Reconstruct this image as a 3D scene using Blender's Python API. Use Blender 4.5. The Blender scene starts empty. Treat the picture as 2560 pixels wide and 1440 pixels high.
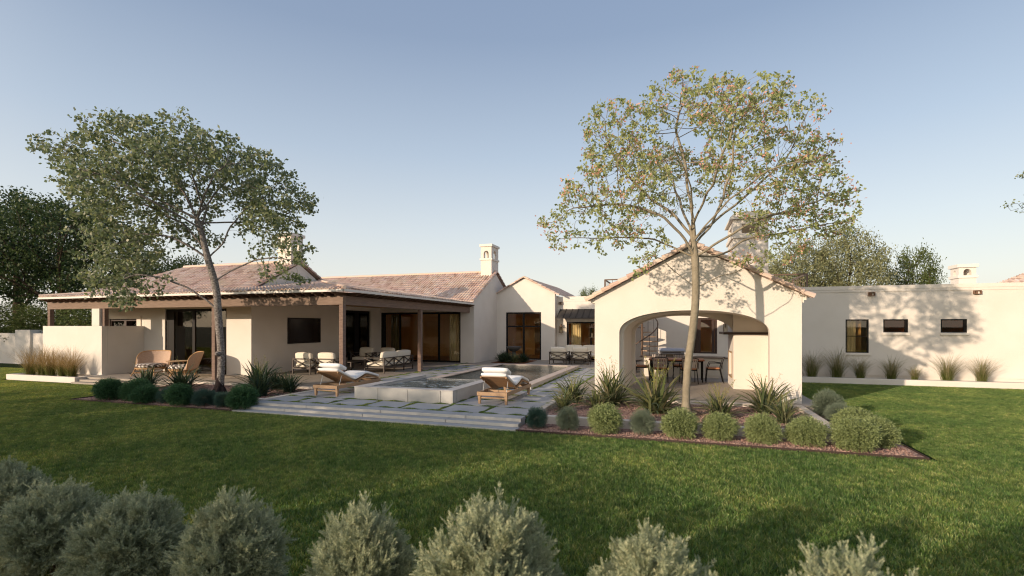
import bpy, bmesh, math, random
import numpy as np
from mathutils import Vector, Matrix
R_ = math.radians
rng = np.random.default_rng(7)
random.seed(7)
SC = bpy.context.scene
COL = SC.collection

# ---------------------------------------------------------------- camera
YAW = math.atan(412/1240.)
cam_d = bpy.data.cameras.new("camera")
cam_d.sensor_width = 36; cam_d.lens = 36*1240/2560.
cam_d.shift_y = (815-720)/2560.
cam_d.clip_end = 3000; cam_d.clip_start = 0.05
cam_d.dof.use_dof = True; cam_d.dof.focus_distance = 13.0; cam_d.dof.aperture_fstop = 1.5
cam = bpy.data.objects.new("camera", cam_d); COL.objects.link(cam)
cam.location = (0, 0, 2.04); cam.rotation_euler = (R_(90), 0, YAW)
SC.camera = cam
# ---------------------------------------------------------------- world and sun
AZ = R_(34); EL = R_(12.7)          # the light travels towards (sin AZ, cos AZ)
w = bpy.data.worlds.new("World"); SC.world = w; w.use_nodes = True
nt = w.node_tree
bg = nt.nodes["Background"]
sky = nt.nodes.new("ShaderNodeTexSky"); sky.sky_type = 'NISHITA'; sky.sun_disc = False
sky.sun_elevation = EL; sky.sun_rotation = AZ + math.pi
sky.altitude = 300; sky.air_density = 1.2; sky.dust_density = 2.2; sky.ozone_density = 2.0
# hazy evening air: the Nishita sky blended with a pale band towards the horizon
tcw = nt.nodes.new("ShaderNodeTexCoord"); sx = nt.nodes.new("ShaderNodeSeparateXYZ"); nt.links.new(tcw.outputs["Generated"], sx.inputs[0])
rp = nt.nodes.new("ShaderNodeValToRGB"); re_ = rp.color_ramp.elements
hz = [(0.0,(3.1,2.95,2.68)),(.08,(3.05,3.0,2.82)),(.18,(2.55,2.68,2.78)),(.32,(1.78,2.06,2.45)),(.50,(1.05,1.32,1.82)),(.75,(.75,1.0,1.6)),(1.0,(.55,.85,1.45))]
while len(re_) < len(hz): re_.new(.5)
for i, (p_, c_) in enumerate(hz): re_[i].position = p_; re_[i].color = (*c_, 1)
nt.links.new(sx.outputs[2], rp.inputs[0])
mxw = nt.nodes.new("ShaderNodeMix"); mxw.data_type = 'RGBA'; mxw.inputs[0].default_value = .84
nt.links.new(sky.outputs[0], mxw.inputs[6]); nt.links.new(rp.outputs[0], mxw.inputs[7])
# warm fill glow added to the sky round the low sun, behind the viewer
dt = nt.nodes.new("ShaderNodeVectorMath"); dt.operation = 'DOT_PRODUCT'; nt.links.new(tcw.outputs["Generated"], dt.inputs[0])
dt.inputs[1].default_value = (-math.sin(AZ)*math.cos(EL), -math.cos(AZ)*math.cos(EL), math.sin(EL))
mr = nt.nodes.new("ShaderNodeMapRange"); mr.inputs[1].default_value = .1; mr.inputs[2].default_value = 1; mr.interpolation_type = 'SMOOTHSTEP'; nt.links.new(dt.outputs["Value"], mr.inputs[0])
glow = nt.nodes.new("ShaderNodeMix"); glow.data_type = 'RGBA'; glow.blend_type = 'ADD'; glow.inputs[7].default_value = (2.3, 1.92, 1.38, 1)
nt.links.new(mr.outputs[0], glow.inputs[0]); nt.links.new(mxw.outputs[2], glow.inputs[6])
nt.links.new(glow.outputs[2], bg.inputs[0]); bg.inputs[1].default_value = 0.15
sun_d = bpy.data.lights.new("sun", 'SUN'); sun_d.energy = 2.65; sun_d.angle = R_(0.6); sun_d.color = (1.0, 0.80, 0.60)
sun = bpy.data.objects.new("sun", sun_d); COL.objects.link(sun)
sd = Vector((math.sin(AZ)*math.cos(EL), math.cos(AZ)*math.cos(EL), -math.sin(EL)))
sun.rotation_euler = sd.to_track_quat('-Z', 'Y').to_euler()
SC.view_settings.view_transform = 'Standard'; SC.view_settings.look = 'None'
SC.view_settings.exposure = 0.92; SC.view_settings.gamma = 1
SC.cycles.max_bounces = 10; SC.cycles.diffuse_bounces = 7; SC.cycles.sample_clamp_indirect = 4; SC.cycles.transparent_max_bounces = 12
SC.cycles.use_denoising = True; SC.cycles.filter_width = 1.15

# ---------------------------------------------------------------- materials
MATS = {}
def mat(name, col=(.5,.5,.5), rough=.7, spec=.3, metal=0, col2=None, nscale=8, namt=.5, bump=0, bscale=40, detail=4, trans=0, stretch=None):
    if name in MATS: return MATS[name]
    m = bpy.data.materials.new(name); m.use_nodes = True; n = m.node_tree; b = n.nodes["Principled BSDF"]
    b.inputs["Roughness"].default_value = rough; b.inputs["Metallic"].default_value = metal
    b.inputs["Specular IOR Level"].default_value = spec
    b.inputs["Base Color"].default_value = (*col, 1)
    tc = n.nodes.new("ShaderNodeTexCoord"); vec = tc.outputs["Object"]
    if stretch:
        mp = n.nodes.new("ShaderNodeMapping"); mp.inputs["Scale"].default_value = stretch
        n.links.new(vec, mp.inputs[0]); vec = mp.outputs[0]
    if col2:
        t = n.nodes.new("ShaderNodeTexNoise"); t.inputs["Scale"].default_value = nscale; t.inputs["Detail"].default_value = detail
        n.links.new(vec, t.inputs["Vector"])
        r = n.nodes.new("ShaderNodeValToRGB"); r.color_ramp.elements[0].position = .5-namt/2; r.color_ramp.elements[1].position = .5+namt/2
        r.color_ramp.elements[0].color = (*col, 1); r.color_ramp.elements[1].color = (*col2, 1)
        n.links.new(t.outputs[0], r.inputs[0]); n.links.new(r.outputs[0], b.inputs["Base Color"])
    if bump:
        t2 = n.nodes.new("ShaderNodeTexNoise"); t2.inputs["Scale"].default_value = bscale; t2.inputs["Detail"].default_value = 5
        n.links.new(vec, t2.inputs["Vector"])
        bp = n.nodes.new("ShaderNodeBump"); bp.inputs["Strength"].default_value = bump; bp.inputs["Distance"].default_value = .02
        n.links.new(t2.outputs[0], bp.inputs["Height"]); n.links.new(bp.outputs[0], b.inputs["Normal"])
    MATS[name] = m; return m

def leaf_mat(name, cols, trans=.35, rough=.5):
    """leaf colours vary from leaf to leaf (random per island)"""
    m = bpy.data.materials.new(name); m.use_nodes = True; n = m.node_tree; b = n.nodes["Principled BSDF"]
    g = n.nodes.new("ShaderNodeNewGeometry")
    r = n.nodes.new("ShaderNodeValToRGB"); e = r.color_ramp.elements
    while len(e) < len(cols): e.new(.5)
    for i, c in enumerate(cols):
        e[i].position = i/(len(cols)-1); e[i].color = (*c, 1)
    n.links.new(g.outputs["Random Per Island"], r.inputs[0])
    n.links.new(r.outputs[0], b.inputs["Base Color"]); b.inputs["Roughness"].default_value = rough
    b.inputs["Specular IOR Level"].default_value = .25
    t = n.nodes.new("ShaderNodeBsdfTranslucent"); n.links.new(r.outputs[0], t.inputs[0])
    mx = n.nodes.new("ShaderNodeMixShader"); mx.inputs[0].default_value = trans
    out = n.nodes["Material Output"]
    n.links.new(b.outputs[0], mx.inputs[1]); n.links.new(t.outputs[0], mx.inputs[2]); n.links.new(mx.outputs[0], out.inputs[0])
    MATS[name] = m; return m

STUCCO = mat("stucco", (.655,.60,.53), .9, .1, col2=(.71,.655,.59), nscale=1.3, bump=.35, bscale=55)
TRIM = mat("pale_trim", (.72,.66,.58), .8, .15, bump=.1)
CURB = mat("curb_stone", (.62,.56,.49), .85, .1, col2=(.54,.48,.41), nscale=3, bump=.2)
SLAB = mat("paving_slab", (.32,.325,.335), .8, .25, col2=(.40,.40,.40), nscale=2.2, bump=.25, bscale=70)
CONC = mat("patio_concrete", (.36,.315,.265), .75, .25, col2=(.31,.27,.225), nscale=1.1, bump=.15)
POOLSTONE = mat("pool_stone", (.47,.46,.43), .7, .3, col2=(.41,.40,.375), nscale=4, bump=.25, bscale=90)
COPING = mat("coping_stone", (.45,.43,.41), .65, .35, col2=(.39,.37,.355), nscale=5, bump=.15)
GROUT = mat("dark_joint", (.12,.115,.11), .9)
BEAM = mat("aged_beam_timber", (.24,.165,.13), .75, .2, col2=(.14,.095,.075), nscale=5, bump=.6, bscale=12, stretch=(1,1,9))
BEAMX = mat("aged_beam_timber_long", (.28,.20,.155), .75, .2, col2=(.17,.12,.09), nscale=4, bump=.6, bscale=9, stretch=(.7,.7,12))
TAIL = mat("rafter_timber", (.12,.07,.045), .8, .15)
CEIL = mat("ceiling_boards", (.58,.37,.19), .8, .15, col2=(.46,.28,.14), nscale=3, stretch=(1,8,1))
GUTTER = mat("gutter_metal", (.66,.62,.56), .5, .4)
BLACK = mat("black_metal_frame", (.011,.009,.008), .6, .2)
DKBROWN = mat("dark_brown_frame", (.045,.025,.018), .5, .35)
TEAK = mat("teak", (.38,.25,.15), .55, .3, col2=(.30,.19,.11), nscale=6, bump=.3, bscale=14, stretch=(1,9,9))
TEAKD = mat("teak_slats", (.33,.19,.09), .6, .3, col2=(.24,.13,.06), nscale=6, stretch=(1,9,9))
CUSH = mat("cream_cushion", (.74,.68,.57), .95, .05, bump=.15, bscale=120)
WHITE = mat("white_cushion", (.80,.79,.77), .95, .05, bump=.12, bscale=120)
BRONZE = mat("bronze_frame", (.06,.045,.035), .5, .35)
RATTAN = mat("woven_rattan", (.56,.40,.30), .6, .3, col2=(.36,.235,.165), nscale=30, bump=.6, bscale=160)
CANE = mat("cane_rim", (.44,.26,.12), .5, .35)
TABLEW = mat("reddish_table_timber", (.38,.14,.06), .45, .4, col2=(.28,.10,.045), nscale=6, stretch=(1,10,1))
STRAP = mat("woven_strap", (.42,.36,.32), .8, .1)
LEATHER = mat("tan_seat_pad", (.42,.19,.09), .6, .3)
BARK1 = mat("grey_bark", (.30,.27,.245), .9, .1, col2=(.09,.075,.065), nscale=26, namt=.3, bump=1, bscale=30)
BARKB = mat("dark_wet_bark", (.035,.022,.02), .8, .2, col2=(.012,.008,.008), nscale=9, bump=1, bscale=18)
BARK2 = mat("olive_bark", (.29,.25,.185), .85, .1, col2=(.20,.17,.12), nscale=9, bump=.6, bscale=26)
BARKD = mat("dark_bark", (.07,.05,.035), .9, .1, bump=.8)
STEEL = mat("rusty_edging", (.045,.028,.022), .7, .3)
DIRT = mat("bed_soil", (.055,.035,.03), .95, .05, bump=.6, bscale=30)
INT = mat("warm_interior_plaster", (.90,.66,.38), .8, .1)
INTF = mat("interior_floor", (.60,.40,.22), .6, .3)
CURT = mat("sheer_curtain", (.62,.62,.56), .9, .1)
CURT2 = mat("green_grey_curtain", (.30,.31,.25), .9, .1)
AWN = mat("standing_seam_metal", (.042,.037,.033), .6, .3)
MCH = mat("terracotta_mulch", (.16,.06,.03), .9, .1, bump=.8, bscale=40)
BOWL = mat("weathered_bowl", (.09,.085,.08), .55, .4, bump=.3)
STONEF = mat("hooded_grill_steel", (.42,.42,.45), .45, .4, metal=.25)
RUST = mat("bronze_rail", (.12,.075,.05), .55, .35)
TREAD = mat("stair_tread_timber", (.40,.28,.19), .7, .2)
CREAMC = mat("counter_stone", (.68,.62,.52), .7, .2)

def tile_mat():
    m = bpy.data.materials.new("clay_roof_tile"); m.use_nodes = True; n = m.node_tree; b = n.nodes["Principled BSDF"]
    b.inputs["Roughness"].default_value = .85; b.inputs["Specular IOR Level"].default_value = .15
    g = n.nodes.new("ShaderNodeNewGeometry")
    r = n.nodes.new("ShaderNodeValToRGB"); e = r.color_ramp.elements
    cs = [(.42,.29,.225),(.62,.45,.36),(.70,.54,.44),(.65,.49,.40),(.76,.64,.55)]
    while len(e) < len(cs): e.new(.5)
    for i, c in enumerate(cs): e[i].position = i/(len(cs)-1); e[i].color = (*c, 1)
    n.links.new(g.outputs["Random Per Island"], r.inputs[0])
    t = n.nodes.new("ShaderNodeTexNoise"); t.inputs["Scale"].default_value = 1.6; t.inputs["Detail"].default_value = 6
    tc = n.nodes.new("ShaderNodeTexCoord"); n.links.new(tc.outputs["Object"], t.inputs["Vector"])
    mx = n.nodes.new("ShaderNodeMix"); mx.data_type = 'RGBA'; mx.blend_type = 'MULTIPLY'; mx.inputs[0].default_value = .18
    n.links.new(r.outputs[0], mx.inputs[6]); n.links.new(t.outputs[1], mx.inputs[7]); n.links.new(mx.outputs[2], b.inputs["Base Color"])
    n2 = n.nodes.new("ShaderNodeTexNoise"); n2.inputs["Scale"].default_value = 60; n.links.new(tc.outputs["Object"], n2.inputs["Vector"])
    bp = n.nodes.new("ShaderNodeBump"); bp.inputs["Strength"].default_value = .3; bp.inputs["Distance"].default_value = .01
    n.links.new(n2.outputs[0], bp.inputs["Height"]); n.links.new(bp.outputs[0], b.inputs["Normal"])
    return m
TILE = tile_mat()

def glass_mat(name, tint, refl):
    m = bpy.data.materials.new(name); m.use_nodes = True; n = m.node_tree
    n.nodes.remove(n.nodes["Principled BSDF"]); out = n.nodes["Material Output"]
    t = n.nodes.new("ShaderNodeBsdfTransparent"); t.inputs[0].default_value = (*tint, 1)
    g = n.nodes.new("ShaderNodeBsdfGlossy"); g.inputs["Roughness"].default_value = .01; g.inputs[0].default_value = (.9,.9,.9,1)
    f = n.nodes.new("ShaderNodeFresnel"); f.inputs[0].default_value = 1.5
    a = n.nodes.new("ShaderNodeMath"); a.operation = 'ADD'; a.inputs[1].default_value = refl; a.use_clamp = True
    mx = n.nodes.new("ShaderNodeMixShader")
    n.links.new(f.outputs[0], a.inputs[0]); n.links.new(a.outputs[0], mx.inputs[0])
    n.links.new(t.outputs[0], mx.inputs[1]); n.links.new(g.outputs[0], mx.inputs[2]); n.links.new(mx.outputs[0], out.inputs[0])
    return m
GLASS = glass_mat("window_glass", (.97,.90,.76), .02)
GLASSD = glass_mat("dark_window_glass", (.75,.55,.40), .02)
LGLASS = glass_mat("lantern_glass", (.95,.93,.88), .02)

def gingham():
    m = bpy.data.materials.new("gingham_fabric"); m.use_nodes = True; n = m.node_tree; b = n.nodes["Principled BSDF"]
    b.inputs["Roughness"].default_value = .95
    tc = n.nodes.new("ShaderNodeTexCoord"); s = n.nodes.new("ShaderNodeSeparateXYZ"); n.links.new(tc.outputs["Object"], s.inputs[0])
    at = n.nodes.new("ShaderNodeMath"); at.operation = 'ARCTAN2'; n.links.new(s.outputs[1], at.inputs[0]); n.links.new(s.outputs[0], at.inputs[1])
    def stripe(src, k):
        mu = n.nodes.new("ShaderNodeMath"); mu.operation = 'MULTIPLY'; mu.inputs[1].default_value = k; n.links.new(src, mu.inputs[0])
        fr = n.nodes.new("ShaderNodeMath"); fr.operation = 'FRACT'; n.links.new(mu.outputs[0], fr.inputs[0])
        g = n.nodes.new("ShaderNodeMath"); g.operation = 'GREATER_THAN'; g.inputs[1].default_value = .5; n.links.new(fr.outputs[0], g.inputs[0]); return g.outputs[0]
    ad = n.nodes.new("ShaderNodeMath"); ad.operation = 'ADD'; n.links.new(s.outputs[1], ad.inputs[0]); n.links.new(s.outputs[2], ad.inputs[1])
    a = stripe(s.outputs[0], 7.5); c = stripe(ad.outputs[0], 7.5)
    sm = n.nodes.new("ShaderNodeMath"); sm.operation = 'ADD'; n.links.new(a, sm.inputs[0]); n.links.new(c, sm.inputs[1])
    hf = n.nodes.new("ShaderNodeMath"); hf.operation = 'MULTIPLY'; hf.inputs[1].default_value = .5; n.links.new(sm.outputs[0], hf.inputs[0])
    r = n.nodes.new("ShaderNodeValToRGB"); r.color_ramp.interpolation = 'CONSTANT'; e = r.color_ramp.elements
    e[0].position = 0; e[0].color = (.74,.71,.66,1); e[1].position = .4; e[1].color = (.24,.19,.17,1); k = e.new(.9); k.color = (.045,.035,.035,1)
    n.links.new(hf.outputs[0], r.inputs[0]); n.links.new(r.outputs[0], b.inputs["Base Color"]); return m
GING = gingham()

def water_mat(foam=False):
    m = bpy.data.materials.new("pool_water_foam" if foam else "pool_water"); m.use_nodes = True; n = m.node_tree; b = n.nodes["Principled BSDF"]
    b.inputs["Base Color"].default_value = (.055,.075,.07,1); b.inputs["Roughness"].default_value = .03; b.inputs["IOR"].default_value = 1.33
    b.inputs["Specular IOR Level"].default_value = .6
    tc = n.nodes.new("ShaderNodeTexCoord")
    mp = n.nodes.new("ShaderNodeMapping"); mp.inputs["Scale"].default_value = (1, 1.6, 1); n.links.new(tc.outputs["Object"], mp.inputs[0])
    t = n.nodes.new("ShaderNodeTexNoise"); t.inputs["Scale"].default_value = 6 if foam else 4.5; t.inputs["Detail"].default_value = 4; t.inputs["Distortion"].default_value = 1.2
    n.links.new(mp.outputs[0], t.inputs["Vector"])
    bp = n.nodes.new("ShaderNodeBump"); bp.inputs["Strength"].default_value = .9 if foam else .55; bp.inputs["Distance"].default_value = .06 if foam else .035
    n.links.new(t.outputs[0], bp.inputs["Height"]); n.links.new(bp.outputs[0], b.inputs["Normal"])
    if foam:
        t2 = n.nodes.new("ShaderNodeTexNoise"); t2.inputs["Scale"].default_value = 2.4; t2.inputs["Detail"].default_value = 9; t2.inputs["Roughness"].default_value = .7; t2.inputs["Distortion"].default_value = .8
        n.links.new(mp.outputs[0], t2.inputs["Vector"])
        r = n.nodes.new("ShaderNodeValToRGB"); r.color_ramp.elements[0].position = .52; r.color_ramp.elements[1].position = .68
        r.color_ramp.elements[0].color = (.06,.08,.075,1); r.color_ramp.elements[1].color = (.62,.66,.66,1)
        n.links.new(t2.outputs[0], r.inputs[0]); n.links.new(r.outputs[0], b.inputs["Base Color"])
        r2 = n.nodes.new("ShaderNodeValToRGB"); r2.color_ramp.elements[0].position = .52; r2.color_ramp.elements[1].position = .66
        r2.color_ramp.elements[0].color = (.03,)*3+(1,); r2.color_ramp.elements[1].color = (.6,)*3+(1,)
        n.links.new(t2.outputs[0], r2.inputs[0]); n.links.new(r2.outputs[0], b.inputs["Roughness"])
    return m
WATER = water_mat(); FOAM = water_mat(True)

def gravel_mat():
    m = bpy.data.materials.new("pink_gravel"); m.use_nodes = True; n = m.node_tree; b = n.nodes["Principled BSDF"]
    b.inputs["Roughness"].default_value = .9; b.inputs["Specular IOR Level"].default_value = .15
    tc = n.nodes.new("ShaderNodeTexCoord")
    v = n.nodes.new("ShaderNodeTexVoronoi"); v.inputs["Scale"].default_value = 32; n.links.new(tc.outputs["Object"], v.inputs["Vector"])
    s = n.nodes.new("ShaderNodeSeparateColor"); n.links.new(v.outputs["Color"], s.inputs[0])
    r = n.nodes.new("ShaderNodeValToRGB"); e = r.color_ramp.elements
    cs = [(.10,.06,.055),(.30,.19,.16),(.42,.28,.235),(.52,.38,.32)]
    while len(e) < 4: e.new(.5)
    for i, c in enumerate(cs): e[i].position = i/3; e[i].color = (*c, 1)
    n.links.new(s.outputs[0], r.inputs[0]); n.links.new(r.outputs[0], b.inputs["Base Color"])
    bp = n.nodes.new("ShaderNodeBump"); bp.inputs["Strength"].default_value = 1; bp.inputs["Distance"].default_value = .03; bp.invert = True
    n.links.new(v.outputs["Distance"], bp.inputs["Height"]); n.links.new(bp.outputs[0], b.inputs["Normal"]); return m
GRAVEL = gravel_mat()
STONES = leaf_mat("gravel_stones", [(.14,.08,.07),(.34,.21,.17),(.48,.33,.27),(.38,.24,.20)], trans=0, rough=.9)

def grass_mat():
    m = bpy.data.materials.new("lawn_blades"); m.use_nodes = True; n = m.node_tree; b = n.nodes["Principled BSDF"]
    g = n.nodes.new("ShaderNodeNewGeometry")
    r = n.nodes.new("ShaderNodeValToRGB"); e = r.color_ramp.elements
    cs = [(.043,.12,.038),(.175,.30,.075),(.105,.215,.058),(.43,.48,.21)]
    while len(e) < 4: e.new(.5)
    for i, c in enumerate(cs): e[i].position = i/3; e[i].color = (*c, 1)
    n.links.new(g.outputs["Random Per Island"], r.inputs[0])
    def noise(scale, lo, hi, detail=3):
        t = n.nodes.new("ShaderNodeTexNoise"); t.inputs["Scale"].default_value = scale; t.inputs["Detail"].default_value = detail
        n.links.new(g.outputs["Position"], t.inputs["Vector"])
        q = n.nodes.new("ShaderNodeValToRGB"); q.color_ramp.elements[0].position = lo; q.color_ramp.elements[1].position = hi
        n.links.new(t.outputs[0], q.inputs[0]); return q
    q = noise(.9, .42, .68, 5)
    q.color_ramp.elements[0].color = (.86,.92,.9,1); q.color_ramp.elements[1].color = (1.55,1.32,1.35,1)
    mx = n.nodes.new("ShaderNodeMix"); mx.data_type = 'RGBA'; mx.blend_type = 'MULTIPLY'; mx.inputs[0].default_value = 1
    n.links.new(r.outputs[0], mx.inputs[6]); n.links.new(q.outputs[0], mx.inputs[7])
    q2 = noise(11, .36, .66, 5)
    q2.color_ramp.elements[0].color = (.55,.58,.55,1); q2.color_ramp.elements[1].color = (1.3,1.25,1.25,1)
    mx2 = n.nodes.new("ShaderNodeMix"); mx2.data_type = 'RGBA'; mx2.blend_type = 'MULTIPLY'; mx2.inputs[0].default_value = 1
    n.links.new(mx.outputs[2], mx2.inputs[6]); n.links.new(q2.outputs[0], mx2.inputs[7])
    n.links.new(mx2.outputs[2], b.inputs["Base Color"]); b.inputs["Roughness"].default_value = .42; b.inputs["Specular IOR Level"].default_value = .4
    tw_ = n.nodes.new("ShaderNodeMix"); tw_.data_type = 'RGBA'; tw_.blend_type = 'MULTIPLY'; tw_.inputs[0].default_value = 1; tw_.inputs[7].default_value = (1.7,1.15,.35,1)
    n.links.new(mx2.outputs[2], tw_.inputs[6]); t = n.nodes.new("ShaderNodeBsdfTranslucent"); n.links.new(tw_.outputs[2], t.inputs[0])
    ms = n.nodes.new("ShaderNodeMixShader"); ms.inputs[0].default_value = .42; out = n.nodes["Material Output"]
    n.links.new(b.outputs[0], ms.inputs[1]); n.links.new(t.outputs[0], ms.inputs[2]); n.links.new(ms.outputs[0], out.inputs[0])
    return m
GRASS = grass_mat()
SOIL = mat("lawn_soil", (.018,.03,.008), .95, .05, col2=(.03,.045,.012), nscale=6, bump=.4)

# ---------------------------------------------------------------- object helpers
def tag(o, label=None, cat=None, group=None, kind=None):
    if label: o["label"] = label
    if cat: o["category"] = cat
    if group: o["group"] = group
    if kind: o["kind"] = kind
    return o
def thing(name, label, cat, loc=(0,0,0), rz=0, group=None):
    o = bpy.data.objects.new(name, None); COL.objects.link(o); o.location = loc; o.rotation_euler = (0,0,rz)
    o.empty_display_size = .3
    return tag(o, label, cat, group)
def wpos(o):
    v = Vector((0,0,0))
    while o: v += o.location; o = o.parent
    return v
def mesh_obj(name, V, F, m, parent=None, world=False, smooth=False):
    me = bpy.data.meshes.new(name)
    V = np.asarray(V, dtype=np.float32).reshape(-1, 3)
    if world and parent is not None: V = V - np.array(wpos(parent), dtype=np.float32)
    if isinstance(F, np.ndarray):
        k = F.shape[1]
        me.vertices.add(len(V)); me.vertices.foreach_set("co", V.ravel())
        me.loops.add(F.size); me.loops.foreach_set("vertex_index", F.astype(np.int32).ravel())
        me.polygons.add(len(F)); me.polygons.foreach_set("loop_start", np.arange(0, F.size, k, dtype=np.int32))
        me.update(calc_edges=True)
    else:
        me.from_pydata(V.tolist(), [], F); me.update()
    if smooth: me.polygons.foreach_set("use_smooth", [True]*len(me.polygons))
    if isinstance(m, (list, tuple)):
        for x in m: me.materials.append(x)
    else: me.materials.append(m)
    o = bpy.data.objects.new(name, me); COL.objects.link(o)
    if parent is not None: o.parent = parent
    return o
def copy_tree(o, parent=None):
    c = o.copy(); COL.objects.link(c)
    if parent is not None: c.parent = parent
    for ch in list(o.children): copy_tree(ch, c)
    return c

class MB:
    def __init__(s): s.V = []; s.F = []
    def add(s, vs, fs):
        k = len(s.V); s.V += [tuple(v) for v in vs]; s.F += [tuple(i+k for i in f) for f in fs]; return s
    def box(s, x0, x1, y0, y1, z0, z1):
        return s.add([(x0,y0,z0),(x1,y0,z0),(x1,y1,z0),(x0,y1,z0),(x0,y0,z1),(x1,y0,z1),(x1,y1,z1),(x0,y1,z1)],
                     [(0,3,2,1),(4,5,6,7),(0,1,5,4),(1,2,6,5),(2,3,7,6),(3,0,4,7)])
    def bar(s, a, b, w, h, up=(0,0,1)):
        a, b = Vector(a), Vector(b); d = (b-a).normalized(); u = Vector(up)
        if abs(d.dot(u)) > .99: u = Vector((0,1,0))
        x = d.cross(u).normalized(); z = x.cross(d).normalized(); x *= w/2; z *= h/2
        vs = [a-x-z, a+x-z, a+x+z, a-x+z, b-x-z, b+x-z, b+x+z, b-x+z]
        return s.add(vs, [(0,1,2,3),(4,7,6,5),(0,4,5,1),(1,5,6,2),(2,6,7,3),(3,7,4,0)])
    def tube(s, pts, rs, n=8, cap=True):
        pts = [Vector(p) for p in pts]
        if not hasattr(rs, '__len__'): rs = [rs]*len(pts)
        k = len(s.V); ref = None
        for i, p in enumerate(pts):
            d = (pts[min(i+1, len(pts)-1)] - pts[max(i-1, 0)])
            d = d.normalized() if d.length > 1e-9 else Vector((0,0,1))
            if ref is None: ref = Vector((1,0,0)) if abs(d.x) < .9 else Vector((0,1,0))
            x = (ref - d*ref.dot(d)).normalized(); y = d.cross(x); ref = x
            for j in range(n):
                t = 2*math.pi*j/n; s.V.append(tuple(p + (x*math.cos(t)+y*math.sin(t))*rs[i]))
        for i in range(len(pts)-1):
            for j in range(n):
                a = k+i*n+j; b = k+i*n+(j+1) % n; s.F.append((a, b, b+n, a+n))
        if cap:
            s.F.append(tuple(k+j for j in range(n))[::-1]); s.F.append(tuple(k+(len(pts)-1)*n+j for j in range(n)))
        return s
    def lathe(s, prof, c=(0,0,0), n=16):
        k = len(s.V)
        for r, z in prof:
            for j in range(n):
                t = 2*math.pi*j/n; s.V.append((c[0]+r*math.cos(t), c[1]+r*math.sin(t), c[2]+z))
        for i in range(len(prof)-1):
            for j in range(n):
                a = k+i*n+j; b = k+i*n+(j+1) % n; s.F.append((a, b, b+n, a+n))
        return s
    def prism(s, poly, axis, a, b):
        """poly: 2-D outline; axis 'y' -> (x,z) pairs between y=a and y=b; 'x' -> (y,z); 'z' -> (x,y)"""
        f = {'y': lambda p, t: (p[0], t, p[1]), 'x': lambda p, t: (t, p[0], p[1]), 'z': lambda p, t: (p[0], p[1], t)}[axis]
        n = len(poly); vs = [f(p, a) for p in poly]+[f(p, b) for p in poly]
        fs = [tuple(range(n)), tuple(range(2*n-1, n-1, -1))]+[(i, i+n, (i+1) % n+n, (i+1) % n) for i in range(n)]
        return s.add(vs, fs)
    def wall(s, axis, c0, c1, a0, a1, z0, z1, holes=()):
        """wall slab with rectangular openings; axis 'y': lies along x between y=c0..c1"""
        xs = sorted({a0, a1, *[h[0] for h in holes], *[h[1] for h in holes]}); zs = sorted({z0, z1, *[h[2] for h in holes], *[h[3] for h in holes]})
        solid = {}
        for i in range(len(xs)-1):
            for j in range(len(zs)-1):
                mx, mz = (xs[i]+xs[i+1])/2, (zs[j]+zs[j+1])/2
                solid[i, j] = not any(h[0] < mx < h[1] and h[2] < mz < h[3] for h in holes)
        P = (lambda a, c, z: (a, c, z)) if axis == 'y' else (lambda a, c, z: (c, a, z))
        for (i, j), ok in solid.items():
            if not ok: continue
            x0_, x1_, za, zb = xs[i], xs[i+1], zs[j], zs[j+1]
            q = lambda vs: s.add(vs, [(0,1,2,3)])
            q([P(x0_,c0,za), P(x1_,c0,za), P(x1_,c0,zb), P(x0_,c0,zb)]); q([P(x0_,c1,za), P(x0_,c1,zb), P(x1_,c1,zb), P(x1_,c1,za)])
            if not solid.get((i-1, j)): q([P(x0_,c0,za), P(x0_,c0,zb), P(x0_,c1,zb), P(x0_,c1,za)])
            if not solid.get((i+1, j)): q([P(x1_,c0,za), P(x1_,c1,za), P(x1_,c1,zb), P(x1_,c0,zb)])
            if not solid.get((i, j-1)): q([P(x0_,c0,za), P(x0_,c1,za), P(x1_,c1,za), P(x1_,c0,za)])
            if not solid.get((i, j+1)): q([P(x0_,c0,zb), P(x1_,c0,zb), P(x1_,c1,zb), P(x0_,c1,zb)])
        return s
    def build(s, name, m, parent=None, world=False, smooth=False, bevel=0, sub=0, label=None):
        o = mesh_obj(name, s.V, s.F, m, parent, world, smooth)
        if bevel:
            b = o.modifiers.new("bevel", 'BEVEL'); b.width = bevel; b.segments = 2; b.limit_method = 'ANGLE'
        if sub:
            b = o.modifiers.new("sub", 'SUBSURF'); b.levels = sub; b.render_levels = sub
        if label: o["label"] = label
        return o
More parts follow.
